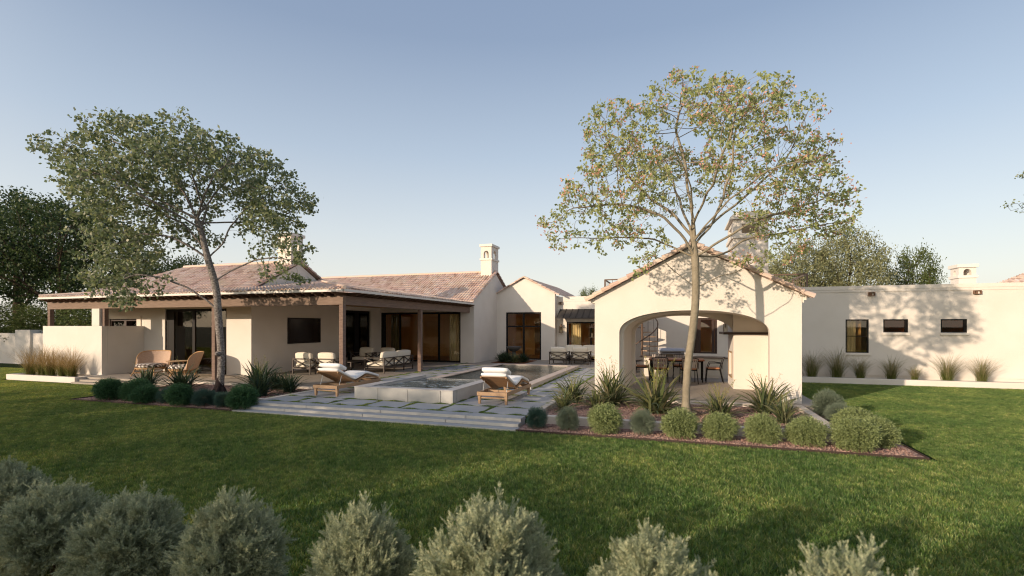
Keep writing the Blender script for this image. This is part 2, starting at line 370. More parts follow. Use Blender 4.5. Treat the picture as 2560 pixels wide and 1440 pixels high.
def cushion(x0, x1, y0, y1, z0, z1, puff=.02, n=6):
    """rounded cushion as a superellipsoid-like box"""
    m = MB(); cx, cy, cz = (x0+x1)/2, (y0+y1)/2, (z0+z1)/2; hx, hy, hz = (x1-x0)/2, (y1-y0)/2, (z1-z0)/2
    bm = bmesh.new(); bmesh.ops.create_cube(bm, size=2); bmesh.ops.subdivide_edges(bm, edges=bm.edges, cuts=n, use_grid_fill=True)
    r = min(hx, hy, hz)*.75
    vs = []
    for v in bm.verts:
        p = Vector((v.co.x*hx, v.co.y*hy, v.co.z*hz)); q = Vector((max(-hx+r, min(hx-r, p.x)), max(-hy+r, min(hy-r, p.y)), max(-hz+r, min(hz-r, p.z))))
        d = p-q
        if d.length > 1e-6: d = d.normalized()*r
        p = q+d
        e = (1-(p.x/hx)**2)*(1-(p.y/hy)**2); e2 = (1-(p.x/hx)**2)*(1-(p.z/hz)**2); e3 = (1-(p.y/hy)**2)*(1-(p.z/hz)**2)
        p += Vector((math.copysign(puff*e3, p.x) if abs(v.co.x) > .99 else 0, math.copysign(puff*e2, p.y) if abs(v.co.y) > .99 else 0, math.copysign(puff*e, p.z) if abs(v.co.z) > .99 else 0))
        vs.append((p.x+cx, p.y+cy, p.z+cz))
    m.add(vs, [tuple(v.index for v in f.verts) for f in bm.faces]); bm.free(); return m

# ---------------------------------------------------------------- ground, lawn, paving
PZ = .19
mesh_obj("ground", [(-900,-900,0),(900,-900,0),(900,900,0),(-900,900,0)], [(0,1,2,3)], SOIL)["kind"] = "structure"

def in_lawn(x, y):
    if y < -6.0 or y > 20.0: return False
    if y > 9.0 and -15.6 < x < 3.58 and y < 13.0: return False
    if y >= 11.62 and -24.25 < x < 3.22: return False
    if x < -15.6 and y > 11.8 and x > -24.25: return False
    if x < -24.2 and y > 15.1: return False
    if 2.7 < x < 3.22 and y > 12: return False
    return True
def lawn():
    c = .5; n = 2500
    p = rng.uniform(-c/2, c/2, (n, 2)); a = rng.uniform(0, 2*np.pi, n); h = rng.uniform(.02, .058, n); wd = rng.uniform(.0035, .0068, n)
    lean = rng.normal(0, .032, (n, 2))
    dx, dy = np.cos(a)*wd, np.sin(a)*wd
    V = np.zeros((n, 4, 3)); z0 = -.01
    V[:,0] = np.c_[p[:,0]-dx, p[:,1]-dy, np.full(n, z0)]; V[:,1] = np.c_[p[:,0]+dx, p[:,1]+dy, np.full(n, z0)]
    V[:,2] = np.c_[p[:,0]+lean[:,0]+dx*.3, p[:,1]+lean[:,1]+dy*.3, h]; V[:,3] = np.c_[p[:,0]+lean[:,0]-dx*.3, p[:,1]+lean[:,1]-dy*.3, h]
    F = np.arange(n*4).reshape(n, 4)
    pts = []
    xs = np.arange(-46, 24, c)+c/2; ys = np.arange(-6.0, 20, c)+c/2
    f = Vector((-math.sin(YAW), math.cos(YAW))); rr = Vector((math.cos(YAW), math.sin(YAW)))
    for x in xs:
        for y in ys:
            d = x*f.x+y*f.y; u = x*rr.x+y*rr.y
            if not all(in_lawn(x+ox, y+oy) for ox in (-.24, .24) for oy in (-.24, .24)):
                # finer points along the edges
                for ox in (-.125, .125):
                    for oy in (-.125, .125):
                        if in_lawn(x+ox-.11, y+oy-.11) and in_lawn(x+ox+.11, y+oy+.11) and in_lawn(x+ox+.11, y+oy-.11) and in_lawn(x+ox-.11, y+oy+.11): pts.append((x+ox, y+oy, .0, .5))
            else: pts.append((x, y, 0, 1.0))
    # stray tufts over the hard edges
    P = np.array(pts)
    allV = np.vstack([V.reshape(-1, 3), P[:, :3]])
    me = bpy.data.meshes.new("lawn_grass")
    me.vertices.add(len(allV)); me.vertices.foreach_set("co", allV.astype(np.float32).ravel())
    me.loops.add(F.size); me.loops.foreach_set("vertex_index", F.astype(np.int32).ravel())
    me.polygons.add(n); me.polygons.foreach_set("loop_start", np.arange(0, F.size, 4, dtype=np.int32)); me.update(calc_edges=True)
    at = me.attributes.new("is_pt", 'FLOAT', 'POINT'); at.data.foreach_set("value", np.r_[np.zeros(n*4), np.ones(len(P))].astype(np.float32))
    sc = me.attributes.new("psc", 'FLOAT', 'POINT'); sc.data.foreach_set("value", np.r_[np.zeros(n*4), P[:, 3]].astype(np.float32))
    ro = me.attributes.new("prot", 'FLOAT', 'POINT'); ro.data.foreach_set("value", np.r_[np.zeros(n*4), rng.integers(0, 4, len(P))*math.pi/2].astype(np.float32))
    me.materials.append(GRASS)
    o = bpy.data.objects.new("lawn_grass", me); COL.objects.link(o)
    ng = bpy.data.node_groups.new("scatter_grass", 'GeometryNodeTree')
    ng.interface.new_socket("Geometry", in_out='INPUT', socket_type='NodeSocketGeometry'); ng.interface.new_socket("Geometry", in_out='OUTPUT', socket_type='NodeSocketGeometry')
    N = ng.nodes; L = ng.links; gi = N.new("NodeGroupInput"); go = N.new("NodeGroupOutput")
    def attr(nm):
        q = N.new("GeometryNodeInputNamedAttribute"); q.data_type = 'FLOAT'; q.inputs["Name"].default_value = nm; return q.outputs[0]
    cmp_ = N.new("ShaderNodeMath"); cmp_.operation = 'GREATER_THAN'; cmp_.inputs[1].default_value = .5; L.new(attr("is_pt"), cmp_.inputs[0])
    sep = N.new("GeometryNodeSeparateGeometry"); sep.domain = 'POINT'; L.new(gi.outputs[0], sep.inputs[0]); L.new(cmp_.outputs[0], sep.inputs["Selection"])
    inst = N.new("GeometryNodeInstanceOnPoints")
    L.new(sep.outputs[0], inst.inputs["Points"]); L.new(sep.outputs[1], inst.inputs["Instance"])
    cx = N.new("ShaderNodeCombineXYZ"); L.new(attr("prot"), cx.inputs[2]); L.new(cx.outputs[0], inst.inputs["Rotation"])
    s1 = attr("psc"); c2 = N.new("ShaderNodeCombineXYZ"); L.new(s1, c2.inputs[0]); L.new(s1, c2.inputs[1]); c2.inputs[2].default_value = 1
    L.new(c2.outputs[0], inst.inputs["Scale"])
    L.new(inst.outputs[0], go.inputs[0])
    md = o.modifiers.new("scatter", 'NODES'); md.node_group = ng
    tag(o, "mown green lawn grass in front of the house", "grass", kind="stuff")
lawn()

def struct(name, mb, m, **k): 
    o = mb.build(name, m, **k); o["kind"] = "structure"; return o
# patio and terrace slabs
mb = MB(); mb.box(-24.0,-9.98,12.42,23.2,0.004,PZ); struct("veranda_floor", mb, CONC)
mb = MB(); mb.box(-9.92,-2.0,21.72,27.3,0.004,PZ-.002); struct("courtyard_floor", mb, CONC)
mb = MB(); mb.box(-2.87,3.2,13.02,21.6,0.004,PZ-.001); struct("pavilion_floor", mb, CONC)
mb = MB(); mb.box(-9.98,-2.87,9.8,21.72,0.004,PZ-.03); struct("paver_bedding", mb, SOIL)
# front steps
def split_run(mb, xs, y0, y1, z0, z1, gap=.006):
    for a, b in zip(xs[:-1], xs[1:]): mb.box(a+gap/2, b-gap/2, y0, y1, z0, z1)
mb = MB()
mb.box(-9.86,-2.95,9.52,9.72,0,PZ-.01)
split_run(mb, [-9.86,-8.2,-6.2,-4.15,-2.95], 9.46,9.79,.12,PZ,.012)
split_run(mb, [-9.9,-8.6,-6.5,-4.5,-2.93,], 9.23,9.455,.0,.125,.012)
split_run(mb, [-9.94,-9.0,-6.9,-4.85,-2.9], 9.0,9.225,.0,.062,.012)
struct("front_steps", mb, SLAB, bevel=.004)
mb = MB(); RISER = mat("lit_tone_riser_stone", (.60,.57,.51), .8, .2, col2=(.52,.49,.44), nscale=5, bump=.2)  # riser colour paler and warmer: low horizon light painted in
for xs__, y_, z0_, z1_ in (([-9.86,-8.2,-6.2,-4.15,-2.95],9.46,.127,.184),([-9.9,-8.6,-6.5,-4.5,-2.93],9.23,.064,.12),([-9.94,-9.0,-6.9,-4.85,-2.9],9.0,.0,.057)): split_run(mb, xs__, y_-.004, y_-.0005, z0_, z1_, .014)
struct("step_risers", mb, RISER)
mb = MB()
for i, (y0, z) in enumerate([(12.2,.19),(11.95,.125),(11.7,.062)]): mb.box(-20.3,-15.75,y0,12.42-.0 if i == 0 else y0+.25-.001,0,z)
struct("side_steps", mb, CONC, bevel=.004)
# pavers
mb = MB(); g = .042
xsj = [-9.92,-8.9,-7.92,-6.94,-5.97,-5.0,-3.97,-2.9]
for a, b in zip(xsj[:-1], xsj[1:]):
    mx = (a+b)/2
    mb.box(a+g,mx-.002,9.83,10.24-.002,.1,PZ); mb.box(mx+.002,b-g,9.83,10.24-.002,.1,PZ); mb.box(a+g,b-g,10.24,10.64,.1,PZ)
y = 10.70; k = 0
while y < 21.5:
    y1 = min(y+.93, 21.66)
    for a, b in ((-9.92,-8.9),(-8.9,-7.83)): mb.box(a+g,b-.004,y,y1,.1,PZ)
    for a, b in (((-5.06,-4.0),(-4.0,-2.92)) if y < 13.6 else ((-3.99,-3.45),(-3.45,-2.92))): mb.box(a+.03,b-(.002 if b<-3 else g),y,y1,.1,PZ)
    y += .96
struct("paving_slabs", mb, SLAB, bevel=.003)

def tuft_strip(segs, dens, h=(.02,.05), width=.05):
    V = []; 
    for (x0, y0, x1, y1) in segs:
        L = math.hypot(x1-x0, y1-y0); n = int(L*dens); t = rng.random(n)
        nx, ny = -(y1-y0)/L, (x1-x0)/L; o = rng.normal(0, width/2.6, n)
        px = x0+(x1-x0)*t+nx*o; py = y0+(y1-y0)*t+ny*o
        a = rng.uniform(0, 6.28, n); hh = rng.uniform(*h, n)*(.6+.6*np.sin(t*L*5+rng.uniform(0,6))**2); w_ = rng.uniform(.002,.004, n); l = rng.normal(0,.014,(n,2))
        q = np.zeros((n,4,3)); dx, dy = np.cos(a)*w_, np.sin(a)*w_; z = PZ-.03
        q[:,0] = np.c_[px-dx,py-dy,np.full(n,z)]; q[:,1] = np.c_[px+dx,py+dy,np.full(n,z)]; q[:,2] = np.c_[px+l[:,0]+dx*.3,py+l[:,1]+dy*.3,z+hh]; q[:,3] = np.c_[px+l[:,0]-dx*.3,py+l[:,1]-dy*.3,z+hh]
        V.append(q.reshape(-1,3))
    V = np.vstack(V); return V, np.arange(len(V)).reshape(-1,4)
segs = [(-9.92,9.81,-2.9,9.81),(-9.92,10.67,-2.9,10.67),(-9.93,9.8,-9.93,22.8),(-2.9,9.8,-2.9,21.6)]
for x in xsj[1:-1]: segs.append((x,9.83,x,10.64))
y = 10.70+.945
while y < 21.6: segs += [(-9.92,y,-7.83,y),(-5.0 if y < 13.7 else -4.0,y,-2.9,y)]; y += .96
segs += [(-5.03,10.7,-5.03,13.9),(-4.02,14.0,-4.02,21.5)]
V, F = tuft_strip(segs, 2600, (.028,.052), .048); o = mesh_obj("joint_grass", V, F, GRASS); tag(o, "thin lines of green grass growing in the paving joints", "grass", kind="stuff")

# planting beds
mb = MB(); mb.box(-15.6,-9.93,9.95,12.28,0,.13); struct("gravel_bed", mb, GRAVEL)
mb = MB(); mb.box(-15.59,-9.95,9.01,9.8,0,.05); struct("gravel_bed", mb, GRAVEL)
mb = MB(); mb.box(-2.78,2.6,9.95,12.87,0,.13); struct("gravel_bed", mb, GRAVEL)
mb = MB(); mb.box(-2.93,2.76,9.01,9.8,0,.05); mb.box(2.76,3.57,9.01,13.0,0,.05); struct("gravel_bed", mb, GRAVEL)
def curb(label, boxes, m=CURB):
    mb = MB()
    for b in boxes: mb.box(*b)
    o = mb.build("bed_curb", m, bevel=.008); return tag(o, label, "curb", "pale kerbs round the beds")
curb("pale kerb round the left gravel bed beside the steps", [(-15.6,-9.78,9.8,9.95,0,PZ+.02),(-9.93,-9.78,9.951,12.28,0,PZ+.02),(-15.75,-9.78,12.281,12.415,0,PZ+.01)])
curb("pale kerb round the right gravel bed below the pavilion", [(-2.93,2.76,9.8,9.95,0,PZ+.02),(-2.93,-2.78,9.951,12.87,0,PZ+.02),(2.6,2.76,9.951,12.87,0,PZ+.02),(-2.93,2.76,12.871,13.015,0,PZ+.012)])
def edging(label, pts):
    mb = MB()
    for a, b in zip(pts[:-1], pts[1:]): mb.bar((*a,.025),(*b,.025),.012,.09)
    return tag(mb.build("lawn_edging", STEEL), label, "edging", "rusty lawn edgings")
edging("rusty steel edging along the left shrub bed", [(-9.95,9.0),(-15.6,9.0),(-15.6,11.7)])
edging("rusty steel edging along the right shrub bed", [(-2.92,9.0),(3.58,9.0),(3.58,13.0)])
# loose stones
def stones(x0, x1, y0, y1, z, n):
    n = int(n); c = np.c_[rng.uniform(x0,x1,n), rng.uniform(y0,y1,n), np.full(n, z)]; s = rng.uniform(.008,.02,n)
    base = np.array([(1,0,0),(-.8,.3,0),(0,1,.1),(.1,-1,0),(0,.1,.8),(.1,0,-.6)]); fs = np.array([(0,2,4),(2,1,4),(1,3,4),(3,0,4),(2,0,5),(1,2,5),(3,1,5),(0,3,5)])
    a = rng.uniform(0,6.28,n); ca, sa = np.cos(a), np.sin(a)
    V = np.zeros((n,6,3)); b = base[None]*(1+rng.uniform(-.3,.3,(n,6,3)))
    V[...,0] = (b[...,0]*ca[:,None]-b[...,1]*sa[:,None]); V[...,1] = (b[...,0]*sa[:,None]+b[...,1]*ca[:,None]); V[...,2] = b[...,2]
    V = V*s[:,None,None]+c[:,None,:]
    return V.reshape(-1,3), (fs[None]+6*np.arange(n)[:,None,None]).reshape(-1,3)
for lab, bs in (("pinkish gravel stones in the left bed", [(-15.5,-10,10,12.2,.135,5200),(-15.5,-10,9.05,9.75,.055,1800)]), ("pinkish gravel stones in the right bed", [(-2.7,2.5,10,12.8,.135,9000),(-2.8,3.5,9.05,9.75,.055,4500),(2.8,3.5,9.8,12.9,.055,1500)])):
    Vs, Fs, k = [], [], 0
    for b in bs:
        v, f = stones(*b); Vs.append(v); Fs.append(f+k); k += len(v)
    tag(mesh_obj("gravel", np.vstack(Vs), np.vstack(Fs), STONES), lab, "gravel", kind="stuff")

# ---------------------------------------------------------------- building helpers
def glazing(name, parent, axis, c, a0, a1, z0, z1, mull=(), rails=(), fw=.07, mw=.05, dp=.08, fm=BLACK, gm=GLASS):
    """framed opening; c = centre plane of the frame; children: panes"""
    P = lambda mb, A0, A1, C0, C1, Z0, Z1: mb.box(A0, A1, C0, C1, Z0, Z1) if axis == 'y' else mb.box(C0, C1, A0, A1, Z0, Z1)
    mb = MB(); h = dp/2
    P(mb, a0, a0+fw, c-h, c+h, z0, z1); P(mb, a1-fw, a1, c-h, c+h, z0, z1)
    P(mb, a0+fw, a1-fw, c-h, c+h, z0, z0+fw*.8); P(mb, a0+fw, a1-fw, c-h, c+h, z1-fw, z1)
    ms = sorted(mull, key=lambda q: q[0] if isinstance(q, tuple) else q)
    edges = [a0+fw]
    for mm in ms:
        x, ww = (mm if isinstance(mm, tuple) else (mm, mw))
        P(mb, x-ww/2, x+ww/2, c-h+.004, c+h-.004, z0+fw*.8, z1-fw); edges += [x-ww/2, x+ww/2]
    edges.append(a1-fw)
    zz = [z0+fw*.8]
    for r in sorted(rails):
        for e0, e1 in zip(edges[::2], edges[1::2]): P(mb, e0, e1, c-h+.008, c+h-.008, r-mw/2, r+mw/2)
        zz += [r-mw/2, r+mw/2]
    zz.append(z1-fw)
    f = mb.build(name, fm, parent, world=True)
    for e0, e1 in zip(edges[::2], edges[1::2]):
        for q0, q1 in zip(zz[::2], zz[1::2]):
            g = MB(); P(g, e0, e1, c-.003, c+.003, q0, q1); mesh_obj("pane", g.V, g.F, gm, f, world=False)
    for ch in f.children:   # pane vertices were written in world space
        off = np.array(wpos(f)); me = ch.data
        co = np.zeros(len(me.vertices)*3, dtype=np.float32); me.vertices.foreach_get("co", co)
        me.vertices.foreach_set("co", (co.reshape(-1,3)-off).astype(np.float32).ravel())
    return f
def room(parent, x0, x1, y0, y1, z0, z1, open_side):
    mb = MB(); V = [(x0,y0,z0),(x1,y0,z0),(x1,y1,z0),(x0,y1,z0),(x0,y0,z1),(x1,y0,z1),(x1,y1,z1),(x0,y1,z1)]
    fs = {'-y':(0,1,5,4), '+x':(1,2,6,5), '+y':(2,3,7,6), '-x':(3,0,4,7)}
    mb.add(V, [(4,5,6,7)]+[f for k, f in fs.items() if k != open_side])
    o = mb.build("interior_wall", INT, parent, world=True)
    mb = MB(); mb.box(x0, x1, y0, y1, z0-.02, z0); mb.build("interior_floor", INTF, parent, world=True)
    return o
def curtain(parent, axis, c, a0, a1, z0, z1, m=CURT, amp=.035, per=.13, taper=0):
    V = []; n = int((a1-a0)/.015)+2
    for j in range(8):
        t = j/7; z = z1+(z0-z1)*t
        for i in range(n):
            a = a0+(a1-a0)*i/(n-1); a = a0+(a-a0)*(1-taper*(1-abs(t-.5)*0-t*.4)*0)
            o = amp*(.6+.4*t)*math.sin(2*math.pi*a/per+.6*math.sin(a*9))
            V.append((a, c+o, z) if axis == 'y' else (c+o, a, z))
    F = [(j*n+i, j*n+i+1, (j+1)*n+i+1, (j+1)*n+i) for j in range(7) for i in range(n-1)]
    mb = MB(); mb.add(V, F); return mb.build("curtain", m, parent, world=True, smooth=True)

def tile_roof(name, parent, P0, U, S, lu, lv, clips=(), per=.155, course=.29, amp=.026, lift=.018):
    """barrel tiled roof plane: P0 eave corner, U along the eave, S up the slope (both unit, 3-D)"""
    P0, U, S = Vector(P0), Vector(U).normalized(), Vector(S).normalized(); N = U.cross(S).normalized()
    if N.z < 0: N = -N
    nc = int(lu/per); per = lu/nc; ks = 6; nr = max(1, int(lv/course)); course = lv/nr
    # every tile is an island: one strip per column and course
    us = np.linspace(0, per*1.02, ks+1)
    prof = amp*np.cos(np.linspace(-np.pi, np.pi, ks+1))
    ci, ri = np.meshgrid(np.arange(nc), np.arange(nr), indexing='ij'); ci = ci.ravel(); ri = ri.ravel(); n = len(ci)
    jit = rng.normal(0, .003, n)
    uu = ci[:,None]*per+us[None]
    v0 = (ri*course-.012)[:,None]+np.zeros((1,ks+1)); v1 = ((ri+1)*course+.02)[:,None]+np.zeros((1,ks+1))
    h0 = prof[None]+lift+jit[:,None]; h1 = prof[None]+jit[:,None]
    hb = prof[None]*0 - amp - .005 + np.zeros((n,1))
    A = np.array(P0); Uu = np.array(U); Ss = np.array(S); Nn = np.array(N)
    mk = lambda v, h: A+uu[...,None]*Uu+v[...,None]*Ss+(h+amp)[...,None]*Nn
    V = np.stack([mk(v0, h0), mk(v1, h1), mk(v0, np.maximum(h0-lift-.012, hb))], 1)   # n,3,ks+1,3
    k = ks+1; base = (np.arange(n)*3*k)[:,None]
    j = np.arange(ks)[None]
    F1 = np.stack([base+j, base+j+1, base+k+j+1, base+k+j], -1).reshape(-1,4)
    F2 = np.stack([base+2*k+j, base+2*k+j+1, base+j+1, base+j], -1).reshape(-1,4)
    o = mesh_obj(name, V.reshape(-1,3), np.vstack([F1, F2]), TILE, parent, world=True)
    me = o.data
    off = Vector(wpos(parent)) if parent else Vector()
    bm = bmesh.new(); bm.from_mesh(me)
    for co, no in clips:
        bmesh.ops.bisect_plane(bm, geom=bm.verts[:]+bm.edges[:]+bm.faces[:], plane_co=Vector(co)-off, plane_no=Vector(no), clear_outer=True)
    # deck below the tiles
    bm.to_mesh(me); bm.free()
    for p in me.polygons: p.use_smooth = False
    return o
def rake_tiles(name, parent, a, b, r=.075, L=.30, n=6):
    """row of overlapping half-round tiles climbing a gable edge from a to b"""
    a, b = Vector(a), Vector(b); D = b-a; cnt = max(2, int(D.length/L)); d = D.normalized(); mb = MB()
    side = d.cross(Vector((0,0,1))).normalized(); up = side.cross(d).normalized()
    for i in range(cnt):
        p = a+D*(i/cnt)-d*.03; q = a+D*((i+1)/cnt)+d*.02; r0, r1 = r*1.08, r*.86; k = len(mb.V)
        for c, rr, lf in ((p, r0, .022), (q, r1, 0)):
            for j in range(n+1):
                t = math.pi*(j/n)*1.25-.4; mb.V.append(tuple(c+side*math.cos(t)*rr+up*(math.sin(t)*rr+lf)))
        for c, rr, lf in ((p, r0*.82, .022), ):
            for j in range(n+1):
                t = math.pi*(j/n)*1.25-.4; mb.V.append(tuple(c+side*math.cos(t)*rr+up*(math.sin(t)*rr+lf)))
        for j in range(n): mb.F.append((k+j, k+j+1, k+n+1+j+1, k+n+1+j)); mb.F.append((k+2*(n+1)+j, k+2*(n+1)+j+1, k+j+1, k+j))
    return mb.build(name, TILE, parent, world=True, smooth=False)
def arch_pts(x0, x1, spring, rise, n=24, p=2.0):
    out = []
    for i in range(n+1):
        t = math.pi*(1-i/n); c, s = math.cos(t), math.sin(t)
        out.append(((x0+x1)/2+(x1-x0)/2*math.copysign(abs(c)**(2/p), c), spring+rise*abs(s)**(2/p)))
    return out
def chimney(parent, x0, x1, y0, y1, zb, band, top, name="chimney", zo=None):
    """shaft, projecting band, four-way arched lantern and cap slab"""
    mb = MB(); mb.box(x0, x1, y0, y1, zb, band); o = mb.build(name, STUCCO, parent, world=True)
    L = top-band-.14; e = .05
    def sub(mb, nm, m=STUCCO, **k):
        q = mb.build(nm, m, o, world=True, **k); return q
    mb = MB(); mb.box(x0-e, x1+e, y0-e, y1+e, band, band+.10); sub(mb, "band", TRIM, bevel=.006)
    z0, z1 = band+.10, top-.13
    mb = MB(); t = .11; sx, sy = x1-x0, y1-y0
    def face(axis, c0, c1, a0, a1):
        w_ = a1-a0; A0, A1 = a0+w_*.27, a1-w_*.27; sp = z0+(z1-z0)*.42
        ar = arch_pts(A0, A1, sp, (A1-A0)/2, 10)
        poly = [(a0,z0),(A0,z0)]+ar+[(A1,z0),(a1,z0),(a1,z1),(a0,z1)]
        mb.prism(poly, axis, c0, c1)
    face('y', y0, y0+t, x0, x1); face('y', y1-t, y1, x0, x1); face('x', x0, x0+t, y0+t, y1-t); face('x', x1-t, x1, y0+t, y1-t)
    sub(mb, "arched_top")
    mb = MB(); mb.box(x0-e*1.3, x1+e*1.3, y0-e*1.3, y1+e*1.3, z1, top); sub(mb, "cap", TRIM, bevel=.008)
    return o
def scupper(parent, x, y, z, label=None):
    mb = MB(); w_, h = .20, .12
    mb.box(x-w_/2, x+w_/2, y-.10, y+.02, z, z+.02); mb.box(x-w_/2, x-w_/2+.015, y-.10, y+.02, z+.02, z+h); mb.box(x+w_/2-.015, x+w_/2, y-.10, y+.02, z+.02, z+h)
    mb.box(x-w_/2, x+w_/2, y-.10, y+.02, z+h, z+h+.012); mb.box(x-.05, x+.02, y-.03, y-.02, z+.02, z+h)
    return mb.build("roof_scupper", mat("bronze_scupper", (.19,.11,.07), .6), parent, world=True)

# ================================================================ HOUSE (left block, veranda, long roof, gabled bay, link)
H = thing("house", "long cream stucco house with tiled roofs, timber veranda and tall black framed glass doors", "house", (-12.5, 20, 0))
SL = .515; e1 = math.hypot(1, SL)
# --- left block walls
Zt = 3.30
mb = MB(); mb.wall('y', 14.43, 14.68, -23.05, -15.0, PZ, Zt, [(-19.41,-16.2,PZ,2.71),(-22.66,-20.95,PZ,2.33)])
mb.wall('x', -15.25, -15.0, 14.68, 23.12, PZ, 3.28, [(19.55,22.02,PZ,2.80)])
mb.prism([(14.43,3.30),(19.35,3.30),(16.9,3.30+2.46*SL+.06)], 'x', -15.25, -15.003)
mb.wall('x', -23.05, -22.8, 14.68, 19.4, PZ, Zt)
mb.wall('y', 22.87, 23.12, -15.0, -9.85, PZ, 3.29, [(-14.98,-10.33,PZ,2.75)])
mb.build("wall", STUCCO, H, world=True)
mb = MB(); mb.prism([(22.87,PZ),(29.3,PZ),(29.3,3.26),(26.05,4.94),(22.8,3.26),(22.8,3.0),(22.87,3.0)], 'x', -9.85, -9.6)
mb.build("gable_wall", STUCCO, H, world=True)
# door trim left
mb = MB(); mb.wall('y', 14.395, 14.426, -22.82, -20.72, 1.9, 2.45, [(-22.66,-20.95,1.8,2.33)]); mb.build("door_trim", TRIM, H, world=True)
# --- glazing and rooms
glazing("sliding_door", H, 'y', 14.53, -19.41, -16.2, PZ, 2.71, [(-19.16,.32),(-17.95,.13)], fw=.10, mw=.07)
room(H, -22.79,-15.26,14.69,18.6,PZ+.01,2.95,'-y')
curtain(H, 'y', 15.05, -18.95, -18.1, .22, 2.6, CURT2); curtain(H, 'y', 15.0, -16.75, -16.25, .22, 2.6, CURT)
glazing("patio_door", H, 'y', 14.53, -22.66, -20.95, PZ, 2.33, [(-21.75,.12)], fm=DKBROWN, fw=.08, gm=GLASSD)
glazing("sliding_door", H, 'x', -15.12, 19.55, 22.02, PZ, 2.80, [(20.95,.34)], fw=.12)
room(H, -21.5,-15.26,18.7,22.8,PZ+.01,2.95,'+x')
curtain(H, 'x', -15.5, 21.25, 21.8, .22, 2.7, CURT)
glazing("sliding_door", H, 'y', 22.98, -14.98, -10.33, PZ, 2.75, [(-14.85,.22),-13.85,-12.68,-11.58], fw=.10, mw=.09)
room(H, -15.9,-9.86,23.13,27.6,PZ+.01,2.95,'-y')
curtain(H, 'y', 23.5, -14.7, -14.1, .22, 2.65, CURT2); curtain(H, 'y', 23.5, -11.25, -10.5, .22, 2.65, CURT)
# --- left block roof
yE, zE, yR = 14.30, 3.36, 16.9; zR = zE+(yR-yE)*SL
tile_roof("roof", H, (-24.1,yE,zE), (1,0,0), (0,1,SL), 9.2, (yR-yE)*e1, [((-24.1,yE,0), (-1,1,0))])
tile_roof("roof", H, (-24.1,2*yR-yE,zE), (1,0,0), (0,-1,SL), 9.2, (yR-yE)*e1, [((-24.1,2*yR-yE,0), (-1,-1,0))])
tile_roof("roof", H, (-24.1,yE,zE), (0,1,0), (1,0,SL), 2*(yR-yE), (yR-yE)*e1, [((-24.1,yE,0), (1,-1,0)), ((-24.1,2*yR-yE,0), (1,1,0))])
mb = MB(); mb.tube([(-24.1+2.6,yR,zR+.05),(-14.9,yR,zR+.05)], .07, 8); mb.build("ridge_cap", TILE, H, world=True)
rake_tiles("rake_tiles", H, (-14.95,yE,zE+.03), (-14.95,yR,zR+.04)); rake_tiles("rake_tiles", H, (-14.95,2*yR-yE,zE+.03), (-14.95,yR,zR+.04))
chimney(H, -15.86,-15.2,16.65,17.35,4.2,5.13,5.92)
# --- long roof
y2, z2, yr2 = 22.62, 3.27, 26.05; zr2 = z2+(yr2-y2)*SL
tile_roof("roof", H, (-22.5,y2,z2), (1,0,0), (0,1,SL), 13.0, (yr2-y2)*e1)
tile_roof("roof", H, (-22.5,2*yr2-y2,z2), (1,0,0), (0,-1,SL), 13.0, (yr2-y2)*e1)
mb = MB(); mb.tube([(-22.5,yr2,zr2+.05),(-9.6,yr2,zr2+.05)], .07, 8); mb.build("ridge_cap", TILE, H, world=True)
rake_tiles("rake_tiles", H, (-9.56,y2,z2+.02), (-9.56,yr2,zr2+.03)); rake_tiles("rake_tiles", H, (-9.56,2*yr2-y2,z2+.02), (-9.56,yr2,zr2+.03))
mb = MB(); mb.box(-10.9,-9.53,22.56,22.70,3.13,3.26); mb.build("eave_trim", TRIM, H, world=True, bevel=.01)
chimney(H, -10.33,-9.70,25.6,26.7,4.5,5.69,6.57)
# --- veranda roof (low hipped tiles)
VS = .152; ev = math.hypot(1, VS); vx, vy, vz = -9.5, 12.6, 3.16; vl = -23.72
tile_roof("veranda_roof", H, (vl,vy,vz), (1,0,0), (0,1,VS), vx-vl, 5.6*ev, [((vx,vy,0),(1,1,0)), ((vl,vy,0),(-1,1,0)), ((-15.02,14.6,0),(0,1,0)) if False else ((0,18.1,0),(0,1,0))], per=.15)
tile_roof("veranda_roof", H, (vx,vy,vz), (0,1,0), (-1,0,VS), 24.3-vy, 5.5*ev, [((vx,vy,0),(-1,-1,0)), ((-15,24.22,0), Vector((VS,SL,0)).normalized())], per=.15)
tile_roof("veranda_roof", H, (vl,vy,vz), (0,1,0), (1,0,VS), 2.6, 1.95*ev, [((vl,vy,0),(1,-1,0))], per=.15)
for a_, b_ in (((vx,vy,vz+.06),(-15,vy+5.5,vz+5.5*VS+.05)), ((vl,vy,vz+.06),(vl+1.9,vy+1.9,vz+1.9*VS+.05))): mb = MB(); mb.tube([a_, b_], .055, 7); mb.build("hip_cap", TILE, H, world=True)
# gutter, beams, posts, rafters, ceiling
mb = MB(); mb.box(vl+.02,vx-.0,vy-.05,vy+.03,vz-.075,vz-.005); mb.box(vx-.03,vx+.05,vy-.05,22.8,vz-.075,vz-.005); mb.build("gutter", GUTTER, H, world=True)
mb = MB(); mb.box(-23.85,-9.82,12.94,13.10,2.70,2.99); mb.build("beam", BEAMX, H, world=True, bevel=.012)
BEAMY = mat("aged_beam_timber_deep", (.25,.175,.14), .75, .2, col2=(.15,.105,.08), nscale=4, bump=.6, bscale=9, stretch=(12,.7,12))
mb = MB(); mb.box(-9.98,-9.82,13.101,22.869,2.705,2.985); mb.build("beam", BEAMY, H, world=True, bevel=.012)
for (x, y, zb_) in ((-23.77,13.02,2.041),(-20.62,13.02,2.041),(-15.13,13.02,PZ),(-9.90,13.02,PZ),(-9.90,17.95,PZ)):
    mb = MB(); mb.box(x-.075,x+.075,y-.075,y+.075,zb_,2.70); mb.build("post", BEAM, H, world=True, bevel=.012)
